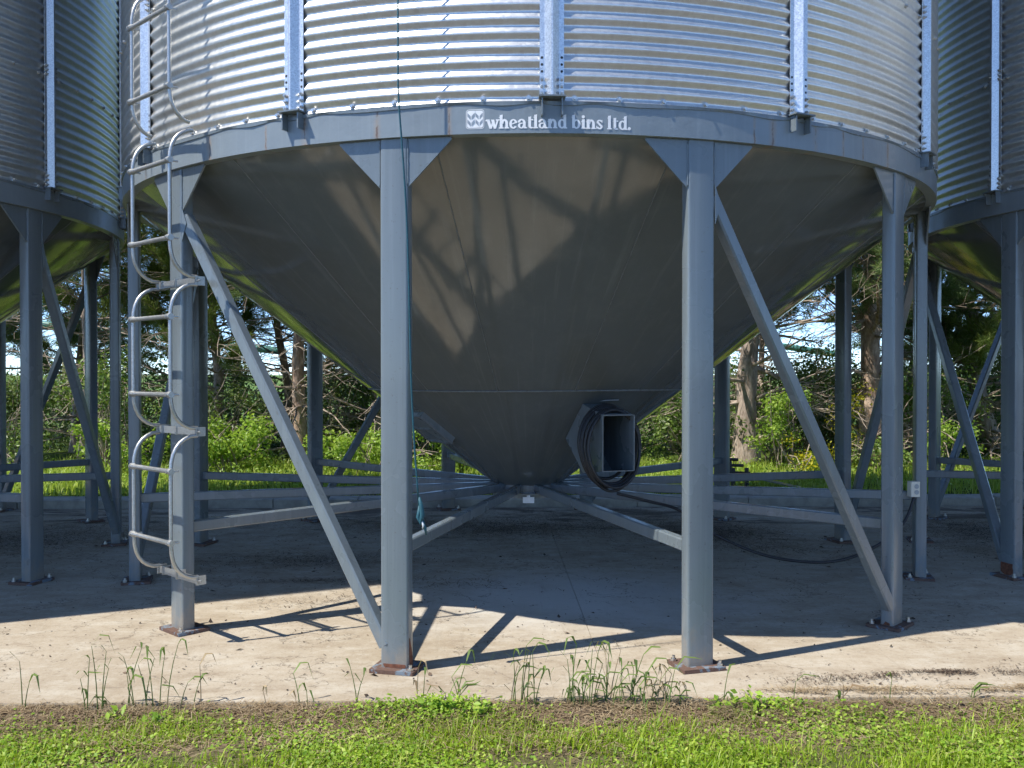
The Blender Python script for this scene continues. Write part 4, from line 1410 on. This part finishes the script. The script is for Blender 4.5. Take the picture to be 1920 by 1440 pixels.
SHR = [
    ('shrub', -9.2, 7.4, 2.6, 1.6, 1.6, 3400, 'leaf_dark', 'dark shrub at the far left edge behind the left bin'),
    ('shrub', -7.4, 6.9, 2.0, 1.4, 1.55, 3600, 'leaf_dark', 'dark dense shrub behind the braces of the left bin'),
    ('shrub', -5.7, 6.8, 1.9, 1.4, 1.75, 3600, 'leaf', 'mid green shrub between the left bin and the ladder'),
    ('shrub', -4.35, 6.9, 1.7, 1.3, 1.25, 3000, 'leaf_dark', 'twiggy dark shrub right of the ladder leg'),
    ('shrub', -2.75, 7.8, 2.2, 1.4, 1.45, 3600, 'leaf_dark', 'dark shrub between the pale pinkish trunk and the crooked trunk'),
    ('shrub', -1.45, 7.2, 1.9, 1.3, 1.5, 3600, 'leaf', 'green shrub hiding the foot of the crooked trunk'),
    ('shrub', -0.1, 7.2, 2.0, 1.4, 1.3, 3400, 'leaf', 'green shrub seen left of the hopper tip'),
    ('shrub', 1.5, 7.2, 2.0, 1.4, 1.5, 3400, 'leaf_dark', 'dark shrub behind the coiled cable'),
    ('shrub', 2.75, 7.0, 1.8, 1.4, 1.7, 3600, 'leaf', 'leafy shrub left of the stout grey pine trunk'),
    ('shrub', 4.35, 7.6, 2.1, 1.4, 1.7, 3800, 'leaf_dark', 'dark shrub behind the yellow bush'),
    ('shrub', 5.25, 8.0, 1.9, 1.3, 1.9, 3600, 'leaf', 'tall green shrub left of the tall reddish trunk'),
    ('shrub', 6.35, 7.3, 1.7, 1.3, 1.6, 3400, 'leaf', 'green shrub between the right front leg and the electrical box leg'),
    ('shrub', 8.1, 8.0, 2.4, 1.5, 1.75, 4000, 'leaf_dark', 'dark shrub behind the leaning twisted pine'),
    ('shrub', 9.6, 7.4, 2.0, 1.5, 1.6, 3400, 'leaf', 'green shrub at the far right edge under the right bin'),
]
for i, a in enumerate(SHR):
    shrub(a[0], a[1], a[2], a[3], a[4], a[5], a[6], a[7], a[8], 0.062, 26, i)
BUSH = [
    ('bush', -3.95, 5.75, 1.75, 0.9, 0.78, 3000, 'leaf_lite', 'bright green leafy bush right of the ladder leg in front of dark shrubs', 0.07),
    ('bush', -1.9, 5.8, 1.4, 0.9, 0.55, 1700, 'leaf_lite', 'low bright bush left of the front left leg at the crooked trunk', 0.065),
    ('bush', -0.75, 5.9, 1.3, 0.9, 0.8, 2200, 'leaf_lite', 'bright bush showing between the front left leg and the hopper tip', 0.06),
    ('bush', 3.85, 5.9, 0.9, 0.7, 1.15, 1800, 'leaf_lite', 'upright bright green bush in front of the stout grey trunk', 0.055),
    ('bush', 4.75, 6.1, 0.55, 0.4, 1.25, 700, 'leaf_yel', 'yellow leaved bush behind the right diagonal brace', 0.05),
    ('bush', 3.95, 5.6, 0.35, 0.3, 0.5, 260, 'leaf_yel', 'small yellow sprig at the foot of the stout grey trunk', 0.045),
    ('bush', 5.1, 5.9, 1.1, 0.6, 0.55, 1200, 'leaf', 'low green bush below the yellow leaved bush', 0.05),
    ('bush', 6.1, 6.0, 0.8, 0.6, 0.75, 1000, 'leaf_lite', 'bright bush at the foot of the tall reddish trunk', 0.055),
    ('bush', 7.9, 6.0, 1.2, 0.7, 0.55, 1100, 'leaf_lite', 'low bright bush under the crossed braces of the right bin', 0.055),
    ('bush', -5.55, 6.0, 1.1, 0.7, 0.75, 1300, 'leaf_lite', 'bright bush behind the left rail of the ladder', 0.06),
]
for i, a in enumerate(BUSH):
    shrub(a[0], a[1], a[2], a[3], a[4], a[5], a[6], a[7], a[8], a[9], 8, 40 + i, 12, 'bush')

# far hedge that reads as one mass, behind the first row
rng = np.random.default_rng(77)
n = 60000
P = np.stack([rng.uniform(-12, 12.5, n), rng.normal(10.8, 0.7, n), np.abs(rng.beta(1.2, 1.6, n)) * 1.95], 1)
P[:, 2] *= 0.85 + 0.25 * np.sin(P[:, 0] * 1.1) * np.sin(P[:, 0] * 0.37 + 1)
P[:, 2] += 0.06 * np.sin(P[:, 0] * 9)
V, T_ = leaves(P, rng.uniform(0.05, 0.11, n), rng.normal(0, 0.8, (n, 3)) + np.array([0, -0.3, 0.4]), rng)
o = link('far_hedge', tri_mesh('far_hedge', V, T_), M['leaf_dark'], kind='stuff')
tag(o, 'dark band of undergrowth behind the trees', 'hedge')

# lawn behind the kerb
n = 42000
P = np.stack([rng.uniform(-11, 11.5, n), 3.15 + 4.2 * rng.random(n) ** 0.8, np.full(n, 0.05)], 1)
H = rng.uniform(0.05, 0.17, n) * (0.7 + 0.5 * np.sin(P[:, 0] * 2.3 + P[:, 1]) ** 2)
V, T_ = blades(P, H, rng.uniform(0.005, 0.010, n), 0.5, 0.6, rng)
o = link('rear_grass', tri_mesh('rear_grass', V, T_), M['backgrass'], kind='stuff')
tag(o, 'sunlit tall grass behind the kerb', 'grass')

n = 14000
P = np.stack([rng.uniform(-10.5, 11, n), 3.3 + 3.6 * rng.random(n), 0.06 + 0.18 * rng.random(n) ** 1.5], 1)
V, T_ = leaves(P, rng.uniform(0.02, 0.06, n), rng.normal(0, 0.6, (n, 3)) + np.array([0, -0.3, 0.8]), rng, 0.5)
o = link('rear_weeds', tri_mesh('rear_weeds', V, T_), M['leaf_lite'], kind='stuff')
tag(o, 'low leafy weeds growing in the grass behind the kerb', 'ground cover')

# green grain auger lying behind the trees
aug = empty('grain_auger', (-2.0, 16.5, 0.0))
tag(aug, 'long green grain auger tube on cream posts behind the trees', 'auger')
a_, b_ = Vector((-10.5, 0, 2.78)), Vector((-3.4, 0, 1.98))
link('auger_tube', MB().tube([a_, b_], 0.09, 14).mesh('auger_tube', True, 50), M['auger'], aug)
a2, b2 = Vector((6.3, 0.4, 2.55)), Vector((10.6, 0.4, 1.92))
link('spout_tube', MB().tube([a2, b2], 0.08, 12).mesh('spout_tube', True, 50), M['auger'], aug)
for px in (-8.8, -4.6, 7.6):
    z = 2.78 + (px + 10.5) / 7.1 * (1.98 - 2.78) if px < 6 else 2.36
    link('post', MB().box((px - 0.09, -0.07 + (0.4 if px > 6 else 0), 0.0), (px + 0.09, 0.07 + (0.4 if px > 6 else 0), z - 0.1), None, 0.02).mesh('post'), M['cream'], aug)

# steel frame with a sloping chute plate, low behind the back legs
imp = empty('chute_frame', (2.55, 3.75, 0.05))
tag(imp, 'low dark steel frame with a sloping chute plate right of the front right leg', 'implement')
mb = MB()
mb.sqtube((0.10, 0.02, 0.20), (0.74, -0.25, 0.07), 0.16, Vector((0, 0, 1)), 0.0, 0.010)
link('chute_plate', mb.mesh('chute_plate'), M['paint'], imp)
for x in (-0.20, 0.0, 0.16):
    link('frame_leg', MB().box((x - 0.022, -0.02, -0.03), (x + 0.022, 0.02, 0.28), None, 0.005).mesh('frame_leg'), M['dark_steel'], imp)
for z, x0, x1 in ((0.30, -0.32, 0.12), (0.37, -0.26, 0.06), (0.21, -0.22, 0.2)):
    link('cross_bar', MB().tube([(x0, 0, z), ((x0 + x1) / 2, 0.01, z + 0.012), (x1, 0.0, z + 0.006)], 0.018, 8).mesh('cross_bar', True, 50), M['dark_steel'], imp)
link('bracket', MB().box((-0.15, -0.04, 0.22), (-0.02, 0.04, 0.36), None, 0.01).mesh('bracket'), M['dark_steel'], imp)

# ================================================================== FOREGROUND
rng = np.random.default_rng(5)


def patchy(x, y):
    return 0.5 + 0.5 * np.sin(x * 2.1 + 1.3 * np.sin(y * 3 + x)) * np.sin(x * 0.83 - y * 2.2 + 0.6)


# lawn grass
n = 75000
x = rng.uniform(-3.1, 3.1, n)
y = -3.30 - 1.5 * rng.random(n) ** 1.5
dens = np.clip((-3.27 - 0.07 * np.sin(x * 2.3 + 1) - 0.04 * np.sin(x * 7.1) - y) * 6.0, 0.03, 1) * np.clip(2.2 * patchy(x * 1.7, y * 2.4) - 0.12, 0.02, 1)
k = rng.random(n) < dens
P = np.stack([x[k], y[k], -0.058 + 0.024 * np.clip((y[k] + 3.42) / 0.16, 0, 1)], 1)
V, T_ = blades(P, rng.gamma(6.0, 0.0068, k.sum()) * (0.55 + 0.75 * patchy(x[k] * 3.1, y[k] * 3.3)), rng.uniform(0.0016, 0.0034, k.sum()), 0.7, 0.7, rng)
o = link('lawn_grass', tri_mesh('lawn_grass', V, T_), M['grass'], kind='stuff')
tag(o, 'short bright lawn grass in the foreground', 'grass')

# clover and broad leaves in drifts
n = 140000
x = rng.uniform(-3.1, 3.1, n)
y = -3.22 - 1.3 * rng.random(n) ** 1.3
d2 = np.clip((-3.23 - 0.06 * np.sin(x * 2.3 + 1) - 0.04 * np.sin(x * 9.1) - y) * 5.0, 0.03, 1) * np.clip(1.15 - 1.2 * patchy(x * 1.3 + 2, y * 1.9), 0.05, 1) * (0.6 + 0.45 * np.sin(x * 5.1 + y * 7))
bump = np.exp(-((x + 0.52) ** 2 / 0.10 + (y + 3.26) ** 2 / 0.012)) + 0.6 * np.exp(-((x - 0.98) ** 2 / 0.02 + (y + 3.24) ** 2 / 0.008))
k = rng.random(n) < np.maximum(d2, bump)
P = np.stack([x[k], y[k], -0.05 + 0.026 * np.clip((y[k] + 3.42) / 0.16, 0, 1) + np.abs(rng.normal(0, 0.018, k.sum())) + bump[k] * rng.random(k.sum()) * 0.06], 1)
V, T_ = leaves(P, rng.uniform(0.008, 0.022, k.sum()), rng.normal(0, 0.45, (k.sum(), 3)) + np.array([0, -0.15, 1.0]), rng, 0.75)
o = link('clover', tri_mesh('clover', V, T_), M['clover'], kind='stuff')
tag(o, 'low clover and broadleaf ground cover in the foreground', 'ground cover')


def flat_needles(P, L, W_, rng, lift=0.004):
    n = len(P)
    a = rng.uniform(0, 2 * np.pi, n)
    d = np.stack([np.cos(a), np.sin(a), rng.normal(0, 0.12, n)], 1) * L[:, None]
    s = np.stack([-np.sin(a), np.cos(a), np.zeros(n)], 1) * W_[:, None]
    c = P + np.array([0, 0, 1.0]) * (np.abs(d[:, 2:3]) + lift * rng.random((n, 1)))
    V = np.stack([c - d - s, c - d + s, c + d + s * 0.6, c + d - s * 0.6], 1)
    b = (np.arange(n) * 4)[:, None]
    return V.reshape(-1, 3), np.concatenate([b + np.array([[0, 1, 2]]), b + np.array([[0, 2, 3]])], 0)


# dry straw and needles along the front edge of the pad
n = 22000
x = rng.uniform(-3.0, 3.0, n)
y = -3.175 - np.abs(rng.normal(0, 0.22, n))
P = np.stack([x, y, -0.050 + 0.034 * np.clip((y + 3.42) / 0.16, 0, 1) + rng.random(n) * 0.016], 1)
V, T_ = flat_needles(P, rng.uniform(0.010, 0.035, n), rng.uniform(0.0007, 0.0017, n), rng, 0.016)
o = link('dry_straw', tri_mesh('dry_straw', V, T_), M['straw'], kind='stuff')
tag(o, 'dry straw lying on the soil along the front of the pad', 'straw')

# needle litter on the pad: mats at the rear, streaks at the front right
def mats(spots):
    out = []
    for cx, cy, sx, sy, m in spots:
        p = np.stack([rng.normal(cx, sx, m), rng.normal(cy, sy, m), np.full(m, 0.002)], 1)
        out.append(p)
    p = np.concatenate(out)
    return p[(p[:, 1] > -3.15) & (p[:, 1] < 2.8)]


sp = [(-4.4, 0.9, 0.5, 0.40, 5500), (-3.6, 1.6, 0.5, 0.35, 1500), (-0.1, 1.5, 0.7, 0.28, 6500), (-1.4, 1.9, 0.7, 0.25, 1500), (0.9, 2.2, 0.6, 0.25, 1600),
      (1.7, 1.25, 0.35, 0.3, 4500), (2.0, 0.5, 0.3, 0.2, 900), (4.2, 1.2, 0.4, 0.4, 5000), (3.6, 0.3, 0.35, 0.35, 700), (-2.6, -0.3, 0.5, 0.3, 500), (-1.6, 0.0, 0.45, 0.16, 1500), (-1.3, -0.75, 0.5, 0.05, 500),
      (1.45, -2.90, 0.16, 0.035, 240), (1.62, -2.86, 0.05, 0.02, 110), (1.93, -2.83, 0.06, 0.022, 330), (1.80, -2.82, 0.05, 0.012, 90), (2.22, -2.84, 0.07, 0.03, 160), (1.25, -2.95, 0.12, 0.035, 150), (2.5, -2.75, 0.15, 0.02, 110), (-1.2, -1.35, 0.3, 0.1, 220), (-0.55, -0.9, 0.25, 0.06, 150),
      (0.0, 0.5, 2.5, 1.4, 900), (0.0, -1.6, 2.2, 0.8, 160)]
P = mats(sp)
V, T_ = flat_needles(P, np.where(P[:, 1] < -2, 0.5, 1.0) * rng.uniform(0.008, 0.028, len(P)), rng.uniform(0.0010, 0.0026, len(P)), rng, 0.008)
o = link('needle_litter', tri_mesh('needle_litter', V, T_), M['litter'], kind='stuff')
tag(o, 'dark pine needle litter scattered over the concrete pad', 'litter')
n = 9000
x = rng.uniform(0.75, 3.1, n)
y = -3.075 + 0.03 * np.sin(x * 2.7) + rng.normal(0, 0.022, n) - 0.05 * np.clip(1.7 - x, 0, 1) + rng.exponential(0.012, n)
acc = np.clip((0.5 + 0.5 * np.sin(x * 11 + 3 * np.sin(y * 40 + x * 5))) * (0.4 + 0.6 * np.sin(x * 3.1 + 0.5) ** 2), 0.04, 1) * np.clip((x - 0.75) * 1.6, 0, 1)
k = (rng.random(n) < acc) & (y > -3.15)
P = np.stack([x[k], y[k], 0.002 + 0.010 * rng.random(k.sum())], 1)
V, T_ = flat_needles(P, rng.uniform(0.007, 0.020, len(P)), rng.uniform(0.0009, 0.002, len(P)), rng, 0.008)
o = link('brown_needle_drift', tri_mesh('brown_needle_drift', V, T_), M['straw'], kind='stuff')
tag(o, 'drift of brown needles on the front right edge of the pad', 'litter')

n = 1500
P = np.stack([rng.uniform(-4.2, 4.2, n), rng.uniform(-3.14, 1.2, n), np.full(n, 0.003)], 1)
V, T_ = leaves(P, rng.uniform(0.006, 0.022, n) * np.where(rng.random(n) < 0.08, 2.2, 1.0), rng.normal(0, 0.5, (n, 3)) + np.array([0, 0, 1.0]), rng, 0.5)
V[:, 2] = np.maximum(V[:, 2], 0.0015)
o = link('grit', tri_mesh('grit', V, T_), M['litter'], kind='stuff')
tag(o, 'bits of bark, grain and grit strewn over the concrete pad', 'litter')

# ---- tall weed stalks along the front edge
def weed(cx, spread, cnt, hmax, label, seed, y0=-3.20):
    pr = random.Random(seed)
    root = empty('grass_weed', (cx, y0, -0.055))
    tag(root, label, 'weed', 'tall weeds along the front edge of the pad')
    for i in range(cnt):
        h = hmax * (1.0 if i == 0 else pr.uniform(0.35, 0.95))
        bx, by = (0 if cnt == 1 else pr.uniform(-spread, spread)), pr.uniform(-0.04, 0.025)
        lx, ly = pr.uniform(-.22, .22) * h, pr.uniform(-.1, .1) * h
        mb = MB()
        pts = [Vector((bx + lx * f * f, by + ly * f * f, h * f)) for f in (0, .25, .5, .75, 1)]
        mb.tube(pts, [0.0028, 0.0026, 0.0022, 0.0018, 0.0012], 5)
        for j in range(pr.choice((1, 2, 2, 3))):
            f = pr.uniform(0.18, 1.0) if j else 1.0
            p = Vector((bx + lx * f * f, by + ly * f * f, h * f))
            a = pr.uniform(0, 2 * math.pi)
            L = pr.uniform(0.05, 0.13)
            d = Vector((math.cos(a), 0.6 * math.sin(a), 0))
            s = Vector((-math.sin(a), math.cos(a), 0.3)) * pr.uniform(0.0036, 0.0068)
            up = pr.uniform(0.5, 1.0)
            q1 = p + d * L * 0.35 + Vector((0, 0, L * 0.5 * up))
            q2 = p + d * L * 0.75 + Vector((0, 0, L * 0.45 * up))
            q3 = p + d * L * 1.05 + Vector((0, 0, L * pr.uniform(-.5, .35)))
            mb.add([p - s * .4, p + s * .4, q1 - s, q1 + s, q2 - s * .8, q2 + s * .8, q3], [(0, 1, 3, 2), (2, 3, 5, 4), (4, 5, 6)])
        st = link('stalk', mb.mesh('stalk'), M['straw' if pr.random() < 0.14 else 'weed'], root)
    return root


WEEDS = [
    (-2.28, .02, 2, .25, 'lone tall weed at the left edge of the foreground'),
    (-1.90, .11, 9, .33, 'tallest weed clump left of the ladder leg base plate'),
    (-1.70, .09, 7, .31, 'weed clump with drooping leaf tips in front of the ladder leg base plate'),
    (-1.55, .03, 2, .23, 'pair of weeds just right of the ladder leg base plate'),
    (-1.24, .01, 1, .12, 'single short weed midway between the two left base plates'),
    (-1.08, .05, 4, .18, 'short leafy weed tuft left of the front left base plate'),
    (-0.85, .02, 2, .22, 'thin weed just left of the front left base plate'),
    (-0.60, .03, 2, .22, 'weed stalk rising in front of the front left base plate'),
    (-0.42, .06, 6, .24, 'weed clump just right of the front left base plate'),
    (-0.14, .06, 10, .31, 'tall weed clump left of the middle of the foreground'),
    (0.11, .07, 17, .30, 'dense weed clump in the middle of the foreground'),
    (0.29, .08, 15, .28, 'weed clump right of the dense middle clump'),
    (0.44, .06, 12, .21, 'shorter weed clump left of the front right base plate'),
    (0.56, .03, 3, .12, 'small weed sprig nearest to the front right base plate on its left'),
    (0.74, .01, 1, .17, 'single thin weed below the front right base plate'),
    (1.04, .01, 1, .15, 'single upright weed right of the front right base plate'),
    (1.27, .01, 2, .12, 'short weed at the left end of the needle drift'),
    (1.46, .02, 2, .14, 'bent weed standing in the brown needle drift'),
    (1.86, .03, 2, .10, 'low weed at the right end of the foreground'),
]
for i, w in enumerate(WEEDS):
    weed(*w, seed=i + 3)


def broad(cx, cy, n_, h, label, seed):
    pr = random.Random(seed)
    root = empty('broadleaf_weed', (cx, cy, -0.055))
    tag(root, label, 'weed', 'broadleaf weeds along the front edge of the pad')
    rg = np.random.default_rng(seed)
    P_ = np.stack([rg.normal(0, 0.035, n_), rg.normal(0, 0.02, n_), np.abs(rg.normal(h * .5, h * .3, n_))], 1)
    V_, T2 = leaves(P_, rg.uniform(0.025, 0.045, n_), rg.normal(0, .5, (n_, 3)) + np.array([0, -.4, .9]), rg, 0.6)
    link('foliage', tri_mesh('foliage', V_, T2), M['clover'], root)
    mb = MB()
    for i in range(5):
        mb.tube([(0, 0, 0), (pr.uniform(-.03, .03), pr.uniform(-.02, .02), h * .6), (pr.uniform(-.05, .05), pr.uniform(-.03, .03), h)], [.003, .0025, .0015], 5)
    link('stem', mb.mesh('stem', True), M['weed'], root)


for i, (cx, cy, n_, h, lb) in enumerate([
    (-1.87, -3.30, 60, .06, 'round leafy weed below the tallest weed clump'),
    (-1.66, -3.34, 60, .06, 'leafy weed in front of the clump with drooping tips'),
    (-0.50, -3.27, 190, .09, 'spreading leafy weed in front of the front left base plate'),
    (-0.32, -3.30, 70, .08, 'leafy weed right of the spreading one below the front left base plate'),
    (0.72, -3.25, 70, .09, 'leafy weed with broad leaves below the front right base plate'),
    (0.86, -3.26, 90, .10, 'broad leafy weed just right of the front right base plate')]):
    broad(cx, cy, n_, h, lb, 60 + i)
